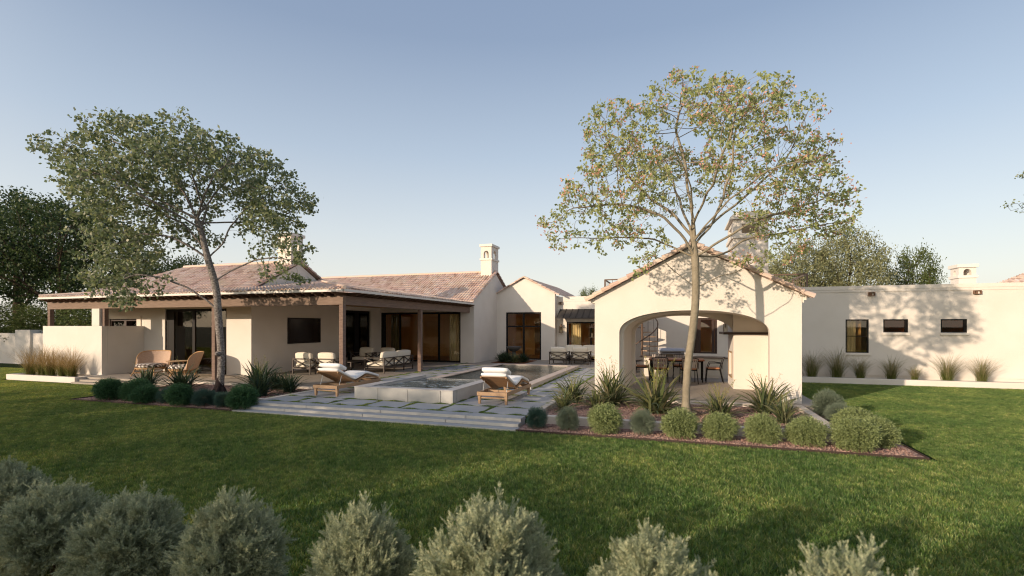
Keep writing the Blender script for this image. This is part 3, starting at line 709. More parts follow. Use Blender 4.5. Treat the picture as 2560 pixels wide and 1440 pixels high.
mb = MB(); mb.box(-23.6,-9.98,13.1,14.43,2.985,3.015); mb.box(-15.0,-9.98,14.43,22.87,2.985,3.015); mb.build("veranda_ceiling", CEIL, H, world=True)
def tail(axis, s):
    mb = MB(); pr = [(.35,.0),(.35,.115),(-.40,.115-.40*VS*.2),(-.40,.06),(-.36,.045),(-.31,.05),(-.27,.03),(-.22,-.0),(-.15,-.012),(-.09,.0)]
    if axis == 'y': mb.prism([(12.98+a, 2.985+b) for a, b in pr], 'x', s-.03, s+.03)
    else: mb.prism([(-9.86-a, 2.985+b) for a, b in pr], 'y', s-.03, s+.03)
    return mb.build("rafter_tail", TAIL, H, world=True)
x = -23.55
while x < -9.7: tail('y', x); x += .3675
y = 13.35
while y < 22.8: tail('x', y); y += .385
# veranda screen wall on the left and pier
mb = MB(); mb.box(-23.97,-20.56,12.86,13.06,.0,2.04); mb.box(-20.76,-20.56,13.061,14.428,.0,2.04); mb.box(-21.12,-20.70,12.862,13.058,2.041,2.70)
mb.build("screen_wall", STUCCO, H, world=True, bevel=.008)
# television on the veranda wall
mb = MB(); mb.box(-14.995,-14.95,16.23,18.16,1.315,2.378); tv = mb.build("television", mat("screen_bezel", (.012,.01,.01), .5), H, world=True)
mb = MB(); mb.box(-14.949,-14.946,16.27,18.12,1.355,2.338); mb.build("screen", mat("dark_screen", (.014,.008,.006), .14, .25), tv, world=True)
mb = MB(); mb.box(-9.95,-9.90,22.855,22.868,.55,.66); mb.build("wall_socket", TRIM, H, world=True)
# --- gabled bay with the tall window
yf = 26.2
mb = MB(); mb.wall('y', yf, yf+.25, -9.6, -6.26, PZ-.05, 3.78, [(-9.06,-7.03,PZ,2.80)])
mb.prism([(-9.6,3.78),(-6.26,3.78),(-6.26,3.80),(-7.98,3.80+1.72*SL),(-9.6,3.90)], 'y', yf, yf+.25)
mb.wall('x', -6.51, -6.26, yf+.25, 34, PZ-.05, 3.70)
mb.build("bay_wall", STUCCO, H, world=True)
glazing("tall_window", H, 'y', yf+.07, -9.06, -7.03, PZ, 2.80, [(-8.04,.11)], [2.02], fw=.085, mw=.085)
room(H, -9.5,-6.55,yf+.26,30.6,PZ+.01,3.6,'-y')
mb = MB(); mb.box(-7.9,-7.6,29.6,29.7,.2,2.7); mb.box(-8.6,-7.4,30.5,30.58,.2,2.3); mb.build("inner_door_frame", mat("warm_timber", (.30,.17,.08), .6), H, world=True)
tile_roof("roof", H, (-6.14,yf-.08,3.74), (0,1,0), (-1,0,SL), 8.5, 1.93*e1)
tile_roof("roof", H, (-9.86,yf-.08,3.72), (0,1,0), (1,0,SL), 8.5, 1.87*e1)
rake_tiles("rake_tiles", H, (-6.04,yf-.09,3.70), (-7.99,yf-.09,3.70+1.95*SL+.03), r=.07, L=.26); rake_tiles("rake_tiles", H, (-9.64,yf-.09,3.83), (-7.99,yf-.09,3.70+1.95*SL+.03), r=.055, L=.26)
# --- flat roofed link with awning
yl = 26.72
mb = MB(); mb.wall('y', yl, yl+.25, -6.26, -1.6, PZ-.05, 3.65, [(-5.72,-3.0,PZ,2.27)]); mb.box(-6.26,-1.6,yl-.02,yl-.001,3.50,3.65); mb.box(-6.26,-1.6,yl-.012,yl-.001,3.38,3.499)
mb.build("link_wall", STUCCO, H, world=True)
glazing("sliding_door", H, 'y', yl+.1, -5.72, -3.0, PZ, 2.27, [(-4.4,.09)], fw=.09)
room(H, -6.2,-1.7,yl+.26,31.5,PZ+.01,2.9,'-y'); curtain(H, 'y', yl+.35, -5.55, -5.0, .2, 2.2, CURT)
mb = MB()
a, b = (-6.08, yl-.0, 2.96), (-6.16, yl-.62, 2.45)
mb.add([(-6.06,yl-.002,2.90),(-2.9,yl-.002,2.90),(-2.9,yl-.62,2.43),(-6.16,yl-.62,2.43),(-6.06,yl-.002,2.96),(-2.9,yl-.002,2.96),(-2.9,yl-.62,2.47),(-6.16,yl-.62,2.47)],
       [(0,1,2,3),(4,7,6,5),(0,4,5,1),(1,5,6,2),(2,6,7,3),(3,7,4,0)])
for i in range(10):
    x = -6.12+i*.34; mb.bar((x+.05,yl-.01,2.97),(x-.03,yl-.63,2.475),.014,.035)
aw = mb.build("awning", AWN, H, world=True)
scupper(H, -6.05, yl, 3.22)

def lantern(label, x, y, z, s=1.0, wall=True, light=False):
    t = thing("wall_lantern", label, "lantern", (x, y, z), 0, "glazed carriage lanterns"); w_ = .075*s; h = .26*s
    mb = MB()
    for sx in (-1,1):
        for sy in (-1,1): mb.box(sx*w_-.006, sx*w_+.006, sy*w_-.006, sy*w_+.006, 0, h)
    mb.box(-w_-.008,w_+.008,-w_-.008,w_+.008,-.015,.004); mb.box(-w_-.008,w_+.008,-w_-.008,w_+.008,h,h+.012)
    mb.build("frame", RUST, t)
    mb = MB(); mb.lathe([(w_*1.1,h+.012),(w_*.5,h+.05*s),(w_*.45,h+.10*s),(w_*.55,h+.105*s),(w_*.1,h+.12*s)], n=8); mb.build("cap", RUST, t)
    for yy in (-w_+.002, w_-.005): mb = MB(); mb.box(-w_+.004,w_-.004,yy,yy+.003,.01,h-.002); mb.build("glass", LGLASS, t)
    mb = MB(); mb.lathe([(.018*s,.0),(.018*s,.11*s),(.002,.115*s)], n=8); mb.build("candle", CUSH, t)
    if wall: mb = MB(); mb.bar((0,w_,h*.9),(0,.16*s,h*.9),.02,.03); mb.box(-.03,.03,.145*s,.16*s,h*.6,h+.04); mb.build("bracket", RUST, t)
    return t
lantern("carriage lantern on the cream wall left of the awning door", -6.0, yl-.18, 1.68, 1.25)
lantern("large carriage lantern beside the awning door, partly hidden by the pavilion", -4.22, 26.05, 1.46, 1.9, wall=False)
bpy.data.objects["wall_lantern.001"].location = (-4.25, 26.2, 1.44)

# ================================================================ PAVILION
PV = thing("pavilion", "cream stucco garden pavilion with arched opening and clay tiled gable roof", "pavilion", (.37, 15, 0))
xl, xr, xc = -2.10, 2.83, .37; zw = 2.80; za = zw+(xr-xc)*SL
fa = arch_pts(-1.45, 2.14, 1.86, .58, 32, 2.25)
mb = MB(); mb.prism([(xl,PZ),(-1.45,PZ)]+fa+[(2.14,PZ),(xr,PZ),(xr,zw),(xc,za),(xl,zw)], 'y', 13.4, 13.62); mb.build("front_wall", STUCCO, PV, world=True)
ra = arch_pts(-1.36, 2.52, 1.80, .64, 32, 2.25)
mb = MB(); mb.prism([(xl,PZ),(-1.36,PZ)]+ra+[(2.52,PZ),(xr,PZ),(xr,zw),(xc,za),(xl,zw)], 'y', 13.622, 16.1); mb.build("side_walls", STUCCO, PV, world=True)
rb = arch_pts(-1.25, 1.60, 1.80, .56, 32, 2.2)
mb = MB(); mb.prism([(xl,PZ),(-1.25,PZ)]+rb+[(1.60,PZ),(xr,PZ),(xr,zw),(xc,za),(xl,zw)], 'y', 16.102, 16.35); mb.build("rear_wall", STUCCO, PV, world=True)
py0, py1 = 13.30, 16.5; px0, px1 = xl-.2, xr+.2; zpe = zw-.2*SL+.03
tile_roof("roof", PV, (px1,py0,zpe), (0,1,0), (-1,0,SL), py1-py0, (px1-xc)*e1)
tile_roof("roof", PV, (px0,py0,zpe), (0,1,0), (1,0,SL), py1-py0, (xc-px0)*e1)
mb = MB(); mb.tube([(xc,py0,za+.12),(xc,py1,za+.12)], .08, 8); mb.build("ridge_cap", TILE, PV, world=True)
zt = zpe+(px1-xc)*SL
for s, X in ((1, px1), (-1, px0)):
    rake_tiles("rake_tiles", PV, (X,13.33,zpe+.0), (xc,13.33,zt+.02), r=.085, L=.245)
    rake_tiles("rake_tiles", PV, (X,16.45,zpe+.0), (xc,16.45,zt+.02), r=.085, L=.245)
mb = MB(); mb.box(xl-.10,xl-.001,13.42,16.3,zw-.14,zw-.02); mb.build("eave_moulding", TRIM, PV, world=True)
mb = MB(); mb.box(xr+.001,xr+.10,13.42,16.3,zw-.14,zw-.02); mb.box(xr+.001,xr+.05,13.42,16.3,zw-.2,zw-.14); mb.build("eave_moulding", TRIM, PV, world=True)
mb = MB(); mb.wall('x', -2.10, -1.90, 16.351, 20.95, PZ, 3.0, [(16.7,17.75,PZ,1.95),(18.5,19.35,PZ,2.5)]); mb.build("added_shade_wall", STUCCO, PV, world=True)  # unseen wall added to shade the wing wall; openings let sun patches through
# fireplace
mb = MB(); mb.box(1.60,2.50,15.87,16.1,PZ,1.79)
mb.wall('x', 1.58, 1.80, 15.88, 17.53, PZ, 1.79, [(16.25,17.2,.52,1.22)]); mb.box(1.95,2.5,16.36,17.53,PZ,1.79); mb.box(1.80,1.95,16.36,17.53,PZ,.45)
fp = mb.build("fireplace", STUCCO, PV, world=True)
mb = MB(); mb.box(1.30,2.505,15.80,15.866,1.79,1.86); mb.box(1.30,1.578,15.866,17.4,1.79,1.86); mb.box(1.579,2.5,15.867,16.09,1.791,1.86); mb.build("mantel", DKBROWN, fp, world=True)
mb = MB(); mb.wall('x', 1.562, 1.578, 16.2, 17.25, .47, 1.27, [(16.25,17.2,.52,1.22)]); mb.build("firebox_frame", mat("firebox_frame", (.38,.26,.15), .5), fp, world=True)
mb = MB()
for i in range(7):
    a = i*.9; mb.tube([(1.86,16.45+.09*i,.54),(1.86+.04*math.sin(a),16.75+.03*math.sin(a*2),.54+.42-.04*abs(i-3))], .03, 6)
mb.build("firewood", mat("firewood", (.42,.27,.14), .8), fp, world=True)
ch = MB(); ch.box(1.57,2.50,15.86,17.5,1.86,4.60)
chm = ch.build("chimney", STUCCO, PV, world=True)
mb = MB(); mb.box(1.52,2.55,15.81,17.55,4.60,4.72); mb.build("band", TRIM, chm, world=True, bevel=.01)
mb = MB(); mb.wall('y', 15.86, 15.98, 1.57, 2.50, 4.72, 5.16, [(1.80,2.27,4.74,5.02)]); mb.wall('y', 17.38, 17.5, 1.57, 2.50, 4.72, 5.16, [(1.80,2.27,4.74,5.02)]); mb.wall('x',1.57,1.69,15.98,17.38,4.72,5.16,[(16.3,17.1,4.74,5.02)]); mb.wall('x',2.38,2.50,15.98,17.38,4.72,5.16,[(16.3,17.1,4.74,5.02)]); mb.build("vented_top", STUCCO, chm, world=True)
mb = MB(); mb.prism([(1.48,5.16),(2.59,5.16),(2.59,5.26),(2.5,5.36),(1.62,5.36),(1.48,5.22)], 'y', 15.78, 17.58); mb.build("cap", TRIM, chm, world=True)

# ================================================================ RIGHT WING
WG = thing("side_wing", "flat roofed cream stucco wing with small black framed windows behind the right lawn", "building", (8, 23, 0))
wy = 21.0
wins = [(5.84,6.56,1.07,2.28),(7.0,7.74,1.81,2.28),(8.68,9.42,1.81,2.28)]
mb = MB(); mb.wall('y', wy, wy+.25, -2.0, 26, .30, 3.49, wins+[(.62,1.50,.95,2.36)])
mb.box(-2.0,26,wy+.03,wy+.24,0,.30); mb.box(-2.0,26,wy-.03,wy-.002,3.36,3.49); mb.box(-2.0,26,wy-.018,wy-.002,3.27,3.359)
mb.box(-2.0,26,wy-.002,wy+.02,.27,.299)
mb.wall('x', -2.0, -1.75, wy+.25, 27.1, 0, 3.45); mb.box(-2.0,26,wy+.25,31,3.2,3.24)
mb.build("wall", STUCCO, WG, world=True)
for i, (a, b, c, d) in enumerate(wins):
    f = glazing("window", WG, 'y', wy+.055, a, b, c, d, [b-.07] if i else [], [1.67] if i == 0 else [], fw=.045, mw=.025, gm=GLASSD if i else GLASS)
    mb = MB(); mb.box(a-.02, b+.05, wy-.045, wy-.002, c-.09, c-.002); mb.build("window_sill", TRIM, WG, world=True, bevel=.006)
    room(WG, a-.6, b+.6, wy+.26, wy+3, .3, 2.9, '-y')
    if i == 0: curtain(WG, 'y', wy+.33, 5.88, 6.25, .5, 2.25, CURT, per=.09)
f = glazing("pavilion_door", WG, 'y', wy+.08, .62, 1.50, .95, 2.36, [(.80,.2),(1.36,.1)], fw=.07, fm=DKBROWN)
room(WG, .2, 1.9, wy+.26, wy+3, .3, 2.7, '-y')
scupper(WG, 6.63, wy, 3.12); scupper(WG, 9.68, wy, 3.12)
chimney(WG, 10.50,11.05,24.0,24.62,3.3,3.92,4.46)
tile_roof("roof", WG, (10.8,25.0,3.1), (1,0,0), (0,1,.30), 14, 5.0, [((10.8,25.0,0),(-1,1,0))], per=.2)
def railing(label, x0, x1, y0, y1, z0, z1):
    t = thing("deck_railing", label, "railing", ((x0+x1)/2, y0, z0), 0, "metal railings on the flat roof"); mb = MB()
    mb.bar((x0,y0,z1),(x1,y0,z1),.05,.05); mb.bar((x1,y0,z1),(x1,y1,z1),.05,.05) ; mb.bar((x0,y0,z1),(x0,y1,z1),.05,.05)
    mb.build("top_rail", RUST, t, world=True)
    for x, y in ((x0,y0),(x1,y0),(x0,y1),(x1,y1)):
        mb = MB(); mb.box(x-.03,x+.03,y-.03,y+.03,z0,z1); mb.build("post", RUST, t, world=True)
    mb = MB(); n = int((x1-x0)/.3)
    for i in range(1, n): x = x0+(x1-x0)*i/n; mb.box(x-.008,x+.008,y0-.008,y0+.008,z0,z1)
    for i in range(1, 7):
        y = y0+(y1-y0)*i/7
        for x in (x0, x1): mb.box(x-.008,x+.008,y-.008,y+.008,z0,z1)
    mb.build("baluster", RUST, t, world=True); return t
railing("brown metal railing on the flat roof behind the right slope of the pavilion roof", 3.1, 4.82, 22.0, 24.5, 3.25, 4.07)
railing("brown metal railing on the flat roof behind the left slope of the pavilion roof", -3.0, -.4, 22.0, 24.5, 3.25, 4.07)

# planters
def planter(label, x0, x1, y0, y1, zt, zs):
    t = thing("planter", label, "planter", ((x0+x1)/2, y0, 0), 0, "low cream planter walls"); mb = MB(); e = .13
    mb.box(x0,x1,y0,y0+e,0,zt); mb.box(x0,x0+e,y0+e,y1,0,zt); mb.box(x1-e,x1,y0+e,y1,0,zt); mb.build("rim", STUCCO, t, world=True, bevel=.008)
    mb = MB(); mb.box(x0+e,x1-e,y0+e,y1,0,zs); mb.build("soil", DIRT if x0 < 0 else CURB, t, world=True); return t
planter("low cream planter with dry golden grasses beside the left screen wall", -24.22,-20.33,11.84,12.85,.21,.15)
planter("long low cream planter below the windows of the right wing", 3.22,26,20.0,20.99,.23,.17)
# boundary wall
bw = thing("boundary_wall", "pale boundary wall with a taller pier at the far left of the garden", "wall", (-40,17,0)); mb = MB()
mb.box(-75,-33.8,17,17.25,0,1.65); mb.box(-32.55,-22,17.0,17.25,0,1.65); mb.build("wall", STUCCO, bw, world=True)
mb = MB(); mb.box(-33.8,-32.55,16.9,17.5,0,1.83); mb.build("pier", STUCCO, bw, world=True)

# ================================================================ POOL
PL = thing("swimming_pool", "raised grey stone pool with a bubbling spa at its near end", "pool", (-6.4, 15, 0))
xs_ = [-7.83,-7.13,-6.28,-5.39,-5.06]
mb = MB(); split_run(mb, xs_, 10.77, 10.995, .12, .478, .014)
ys_ = [11.0,11.8,12.6,13.4,13.97]
for a, b in zip(ys_[:-1], ys_[1:]): mb.box(-5.28,-5.06,a+.006,b-.006,.12,.478); mb.box(-7.83,-7.6,a+.006,b-.006,.12,.478)
mb.build("spa_wall", POOLSTONE, PL, world=True)
mb = MB(); mb.box(-7.8,-5.09,10.79,10.99,.125,.474); mb.box(-5.27,-5.08,10.991,13.9,.125,.474); mb.build("dark_joint", GROUT, PL, world=True)
mb = MB(); mb.box(-7.835,-5.055,10.765,11.03,.4785,.50); mb.box(-7.835,-7.50,11.031,13.96,.4785,.50); mb.box(-5.34,-5.055,11.031,13.96,.4785,.50)
mb.build("spa_coping", COPING, PL, world=True, bevel=.006)
mb = MB(); 
for i in range(26): mb.box(-7.5,-7.46,11.04+i*.11,11.04+i*.11+.104,.2,.474)
mb.build("spa_tile_band", mat("pale_pool_tile", (.46,.44,.41), .4, .4), PL, world=True)
mb = MB(); mb.box(-7.46,-5.34,13.74,13.86,.2,.43); mb.build("spill_edge", mat("dark_mosaic", (.10,.10,.095), .3, .5, col2=(.3,.3,.28), nscale=60, namt=.1), PL, world=True)
mb = MB(); mb.box(-5.06,-4.05,13.95,14.25,.12,.29); mb.box(-4.30,-4.05,14.25,21.5,.12,.29); mb.box(-7.83,-7.58,13.972,21.5,.12,.29); mb.box(-7.58,-4.3,21.25,21.5,.12,.29)
mb.build("pool_wall", POOLSTONE, PL, world=True)
COPW = mat("lit_tone_coping_stone", (.56,.47,.40), .6, .3, col2=(.50,.41,.345), nscale=4, bump=.12)  # warm sunlight painted into the pool coping, spa coping left grey
mb = MB(); mb.box(-5.054,-4.045,13.945,14.26,.2905,.315); mb.box(-4.34,-4.045,14.261,21.2,.2905,.315); mb.box(-7.835,-7.5,13.961,21.2,.2905,.315); mb.box(-7.835,-4.045,21.201,21.51,.2905,.315)
mb.build("pool_coping", COPW, PL, world=True, bevel=.006)
mesh_obj("spa_water", [(-7.46,11.03,.425),(-5.34,11.03,.425),(-5.34,13.74,.425),(-7.46,13.74,.425)], [(0,1,2,3)], FOAM, PL, world=True)
mesh_obj("pool_water", [(-7.58,13.86,.26),(-4.30,13.86,.26),(-4.30,21.25,.26),(-7.58,21.25,.26)], [(0,1,2,3)], WATER, PL, world=True)
mesh_obj("pool_floor", [(-7.58,13.86,.2),(-4.30,13.86,.2),(-4.30,21.25,.2),(-7.58,21.25,.2)], [(0,1,2,3)], GROUT, PL, world=True)

# ================================================================ FURNITURE
def xbrace(mb, p, q, r, s, w_=.036, d=.026, up=(0,0,1)):
    mb.bar(p, q, w_, d, up); mb.bar(r, s, d, w_, up)
def seating(name, label, cat, W, D, nb, nc, m=BRONZE, group=None, base=.25):
    """X-braced lounge seat, sitter faces +Y, back at -Y, origin on the floor in the middle"""
    t = thing(name, label, cat, (0,0,0), 0, group); x0, x1, y0, y1 = -W/2, W/2, -D/2, D/2; k = .042; top = .61
    xsb = [x0+(x1-x0)*i/nb for i in range(nb+1)]
    for i, x in enumerate(xsb):
        xx = x+(k/2 if i == 0 else -k/2 if i == nb else 0)
        mb = MB(); mb.bar((xx,y0+k/2,0),(xx,y0+k/2,top-.03),k,k); mb.build("leg", m, t, bevel=.004)
    for x in (x0+k/2, x1-k/2): mb = MB(); mb.bar((x,y1-k/2,0),(x,y1-k/2,top-.03),k,k); mb.build("leg", m, t, bevel=.004)
    mb = MB(); mb.box(x0-.01,x1+.01,y0-.005,y0+.055,top-.03,top); mb.box(x0-.012,x0+.06,y0+.056,y1+.01,top-.028,top-.002); mb.box(x1-.06,x1+.012,y0+.056,y1+.01,top-.028,top-.002); mb.build("arm_rail", m, t, bevel=.004)
    mb = MB(); mb.box(x0+k,x1-k,y0+.008,y0+k-.006,base-.05,base); mb.box(x0+k,x1-k,y1-k+.006,y1-.008,base-.05,base); mb.box(x0+.008,x0+k-.006,y0+k,y1-k,base-.05,base); mb.box(x1-k+.006,x1-.008,y0+k,y1-k,base-.05,base)
    n = int((x1-x0)/.12)
    for i in range(n): x = x0+.06+(x1-x0-.12)*i/max(1,n-1); mb.box(x-.025,x+.025,y0+k+.001,y1-k-.001,base-.035,base-.012)
    mb.build("seat_frame", m, t)
    mb = MB(); zb, zt_ = base, top-.04
    for i in range(nb):
        a, b = xsb[i]+k*.8, xsb[i+1]-k*.8; xbrace(mb, (a,y0+.022,zb),(b,y0+.022,zt_),(a,y0+.022,zt_),(b,y0+.022,zb))
    for x in (x0+.022, x1-.022): xbrace(mb, (x,y0+k,zb),(x,y1-k,zt_),(x,y0+k,zt_),(x,y1-k,zb))
    mb.build("cross_brace", m, t)
    cw = (W-.12)/nc
    for i in range(nc):
        a = x0+.06+cw*i
        cushion(a+.004,a+cw-.004,y0+.09,y1-.01,base+.005,base+.17,.012).build("seat_cushion", CUSH, t, smooth=True)
        o = cushion(a+.006,a+cw-.006,-.085,.085,-.21,.21,.02).build("back_cushion", CUSH, t, smooth=True); o.location = (0, y0+.17, base+.37); o.rotation_euler = (R_(8),0,0)
    return t
G1 = "cross braced lounge seats on the veranda"
ac = seating("armchair", "cream cushioned cross braced armchair nearest the television, back to the lawn", "armchair", .86, .84, 1, 1, group=G1)
ac.location = (-13.62, 15.86, PZ)
def again(src, label, loc, rz, group=None):
    c = copy_tree(src); c.location = loc; c.rotation_euler = (0,0,rz); c["label"] = label
    if group: c["group"] = group
    return c
again(ac, "cream cushioned cross braced armchair partly behind the veranda corner post, back to the lawn", (-12.70, 16.02, PZ), 0)
again(ac, "cream cushioned armchair at the back of the veranda before the narrow glass door", (-13.95, 19.9, PZ), R_(180))
again(ac, "cream cushioned armchair at the back of the veranda between the armchair and the long sofa", (-12.85, 19.95, PZ), R_(180))
sf = seating("sofa", "long cream sofa with three cross braced back panels behind the white lounger", "sofa", 2.25, .92, 3, 2, group=G1)
sf.location = (-11.25, 17.85, PZ); sf.rotation_euler = (0,0,R_(90))
G2 = "cross braced lounge seats in the courtyard"
again(ac, "cream armchair with its braced back to the pool, left one in the courtyard", (-5.43, 23.72, PZ), 0, G2)
again(ac, "cream armchair with its braced back to the pool, right one beside the pavilion wall", (-4.42, 23.98, PZ), 0, G2)
s2 = seating("sofa", "cream two cushion courtyard sofa facing the pool in front of the awning door", "sofa", 1.95, .9, 3, 2, group=G2)
s2.location = (-4.75, 25.95, PZ); s2.rotation_euler = (0,0,math.pi)
def low_table(label, loc, w_, d, h=.36):
    t = thing("coffee_table", label, "table", loc); mb = MB(); mb.box(-w_/2,w_/2,-d/2,d/2,h-.04,h); mb.build("tabletop", BRONZE, t, bevel=.005)
    for sx in (-1,1):
        for sy in (-1,1): mb = MB(); mb.box(sx*(w_/2-.04)-.025,sx*(w_/2-.04)+.025,sy*(d/2-.04)-.025,sy*(d/2-.04)+.025,0,h-.04); mb.build("leg", BRONZE, t)
    return t
low_table("low dark coffee table between the veranda armchairs and sofa", (-13.2,18.0,PZ), .8, 1.2)
low_table("low dark coffee table between the courtyard armchairs", (-4.9,24.85,PZ), 1.1, .6)

# sun loungers
def lounger(label):
    t = thing("sun_lounger", label, "sun lounger", (0,0,0), 0, "teak loungers beside the pool"); W = .76; L = 2.02; h = W/2
    mb = MB(); mb.box(-h,-h+.035,0,L,.20,.29); mb.box(h-.035,h,0,L,.20,.29); mb.box(-h+.035,h-.035,0.0,.035,.202,.288); mb.box(-h+.035,h-.035,L-.035,L,.202,.288); mb.box(-h+.035,h-.035,.60,.64,.21,.27); mb.build("frame", TEAK, t, bevel=.004)
    for x in (-h+.045, h-.045):
        for y in (.07, L-.10): mb = MB(); mb.add([(x-.035,y-.035,.2),(x+.035,y-.035,.2),(x+.035,y+.035,.2),(x-.035,y+.035,.2),(x-.024,y-.024,0),(x+.024,y-.024,0),(x+.024,y+.024,0),(x-.024,y+.024,0)],[(0,1,2,3),(4,7,6,5),(0,4,5,1),(1,5,6,2),(2,6,7,3),(3,7,4,0)]); mb.build("leg", TEAK, t)
    for ya, yb in ((.055,.085),(L-.115,L-.085)): mb = MB(); mb.box(-h+.07,h-.07,ya,yb,.13,.165); mb.build("stretcher", TEAK, t)
    def slats(p, q, n, nm):
        p, q = Vector((0,*p)), Vector((0,*q)); mb = MB(); d = (q-p).normalized()
        for sx in (-1,1): mb.bar(p+Vector((sx*(h-.06),0,0)), q+Vector((sx*(h-.06),0,0)), .03, .035)
        for i in range(n):
            c = p+(q-p)*((i+.5)/n); l = (q-p).length/n*.36; nn = Vector((0,-d.z,d.y))*.022
            mb.bar(c+nn-d*l+Vector((0,0,0)), c+nn+d*l, 2*(h-.05), .012)
        return mb.build(nm, TEAKD, t)
    A, B, C, D = (.10,.625), (.86,.30), (1.40,.44), (1.98,.30)
    slats(A, B, 11, "backrest"); slats(B, C, 8, "seat_slats"); slats(C, D, 8, "leg_slats")
    mb = MB(); mb.tube([(-h+.08,.30,.53),(-h+.08,.20,.28)],.006,5); mb.tube([(h-.08,.30,.53),(h-.08,.20,.28)],.006,5); mb.build("stay_rod", mat("steel_rod", (.6,.58,.55), .3, .5, metal=.8), t)
    # mattress follows the slats
    th = .085; prof = [A, ((A[0]+B[0])/2, (A[1]+B[1])/2), (B[0]-.05, B[1]+.03), (B[0]+.06, B[1]+.02), ((B[0]+C[0])/2, (B[1]+C[1])/2+.005), (C[0]-.05,C[1]), (C[0]+.06,C[1]-.005), ((C[0]+D[0])/2+.03, (C[1]+D[1])/2), D]
    n = len(prof); V = []; ring = 12
    fine = []
    for i in range(n-1):
        for k in range(4): s = k/4; fine.append((prof[i][0]*(1-s)+prof[i+1][0]*s, prof[i][1]*(1-s)+prof[i+1][1]*s))
    fine.append(prof[-1]); fine = [(fine[0][0]-.03, fine[0][1]+.02)]+fine+[(D[0]+.03, D[1]-.01)]
    mb = MB(); m_ = len(fine)
    for i, (y, z) in enumerate(fine):
        a, b = fine[max(0,i-1)], fine[min(m_-1,i+1)]; dy, dz = b[0]-a[0], b[1]-a[1]; l = math.hypot(dy,dz); ny, nz = -dz/l, dy/l
        e = min(1, (min(i, m_-1-i)+.35)/1.5)
        tt = th/2*(.35+.65*e); ww = (h-.05)*(.94+.06*e)
        cy, cz = y+ny*(.035+th/2), z+nz*(.035+th/2)
        for j in range(20):
            an = 2*math.pi*j/20; cx_ = math.copysign(abs(math.cos(an))**.35, math.cos(an))*ww; sz = math.copysign(abs(math.sin(an))**.6, math.sin(an))*tt
            V.append((cx_, cy+ny*sz, cz+nz*sz))
    F = [(i*20+j, i*20+(j+1)%20, (i+1)*20+(j+1)%20, (i+1)*20+j) for i in range(m_-1) for j in range(20)]+[tuple(range(20))[::-1], tuple((m_-1)*20+j for j in range(20))]
    mb.add(V, F); mb.build("mattress", WHITE, t, smooth=True)
    o = cushion(-h+.05,h-.05,-.17,.17,-.05,.05,.015).build("head_pillow", WHITE, t, smooth=True)
    ang = math.atan2(B[1]-A[1], B[0]-A[0]); o.rotation_euler = (ang,0,0); o.location = (0, A[0]+.10+.13, A[1]-.045+.175)
    return t
l1 = lounger("teak sun lounger with white mattress left of the spa, near the veranda post"); l1.location = (-8.79, 10.83, PZ)
l2 = copy_tree(l1); l2["label"] = "teak sun lounger with white mattress right of the spa, beside the pool wall"; l2.location = (-4.13, 10.92, PZ)

# rattan lounge chairs
def rattan_chair(label):
    t = thing("rattan_chair", label, "lounge chair", (0,0,0), 0, "woven rattan chairs with chequered cushions")
    V = []; nu, nv = 36, 12; rim = []
    for i in range(nu+1):
        u = -1+2*i/nu; ph = u*R_(82); H_ = .60*(1-abs(u)**5)**.42; z0_ = .26+.20*abs(u)**3*0
        col = []
        for j in range(nv+1):
            v = j/nv; rr = .47+.10*v; z = .30+H_*v + (0 if abs(u) < .999 else 0)
            V.append((math.sin(ph)*rr*1.12, math.cos(ph)*rr+.10*v-.05, z+.18*(1-abs(u)**5)*0))
        rim.append(V[-1])
    F = [(i*(nv+1)+j, (i+1)*(nv+1)+j, (i+1)*(nv+1)+j+1, i*(nv+1)+j+1) for i in range(nu) for j in range(nv)]
    mb = MB(); mb.add(V, F); o = mb.build("backrest", RATTAN, t, smooth=True); sm = o.modifiers.new("solid", 'SOLIDIFY'); sm.thickness = .022
    mb = MB(); mb.tube(rim, .017, 7); mb.build("rim", CANE, t, smooth=True)
    mb = MB(); mb.tube([(.47*math.cos(a),.45*math.sin(a),.285) for a in np.linspace(0,2*math.pi,33)], .02, 7, cap=False); mb.tube([(.44*math.cos(a),.42*math.sin(a),.235) for a in np.linspace(0,2*math.pi,33)], .014, 7, cap=False); mb.lathe([(.0,.29),(.45,.29),(.45,.275),(0,.275)], n=28); mb.build("seat_frame", CANE, t, smooth=True)
    for sx in (-1,1):
        for sy in (-1,1): mb = MB(); mb.tube([(sx*.33,sy*.30,.27),(sx*.42,sy*.42,0)], [.022,.016], 8); mb.build("leg", CANE, t, smooth=True)
    mb = MB(); mb.tube([(-.38,-.37,.12),(.38,-.37,.12)],.012,6); mb.tube([(-.38,.37,.12),(.38,.37,.12)],.012,6); mb.tube([(-.38,-.37,.12),(-.38,.37,.12)],.012,6); mb.tube([(.38,-.37,.12),(.38,.37,.12)],.012,6); mb.build("stretcher", CANE, t)
    mb = MB(); mb.lathe([(0,.30),(.36,.30),(.43,.315),(.465,.36),(.455,.405),(.42,.435),(.3,.45),(0,.455)], n=36); mb.build("seat_cushion", GING, t, smooth=True)
    return t
r1 = rattan_chair("woven rattan chair with chequered round cushion beside the cream side wall, facing the lawn"); r1.location = (-18.80,13.42,PZ); r1.rotation_euler = (0,0,R_(20))
r2 = copy_tree(r1); r2["label"] = "woven rattan chair with chequered round cushion turned sideways, next to the tree trunk"; r2.location = (-17.02,13.35,PZ); r2.rotation_euler = (0,0,R_(-42))
t = thing("side_table", "small round teak table between the two rattan chairs", "table", (-17.95,13.85,PZ))
mb = MB(); mb.lathe([(0,.50),(.36,.50),(.38,.515),(.38,.535),(0,.54)], n=28); mb.build("tabletop", TEAK, t)
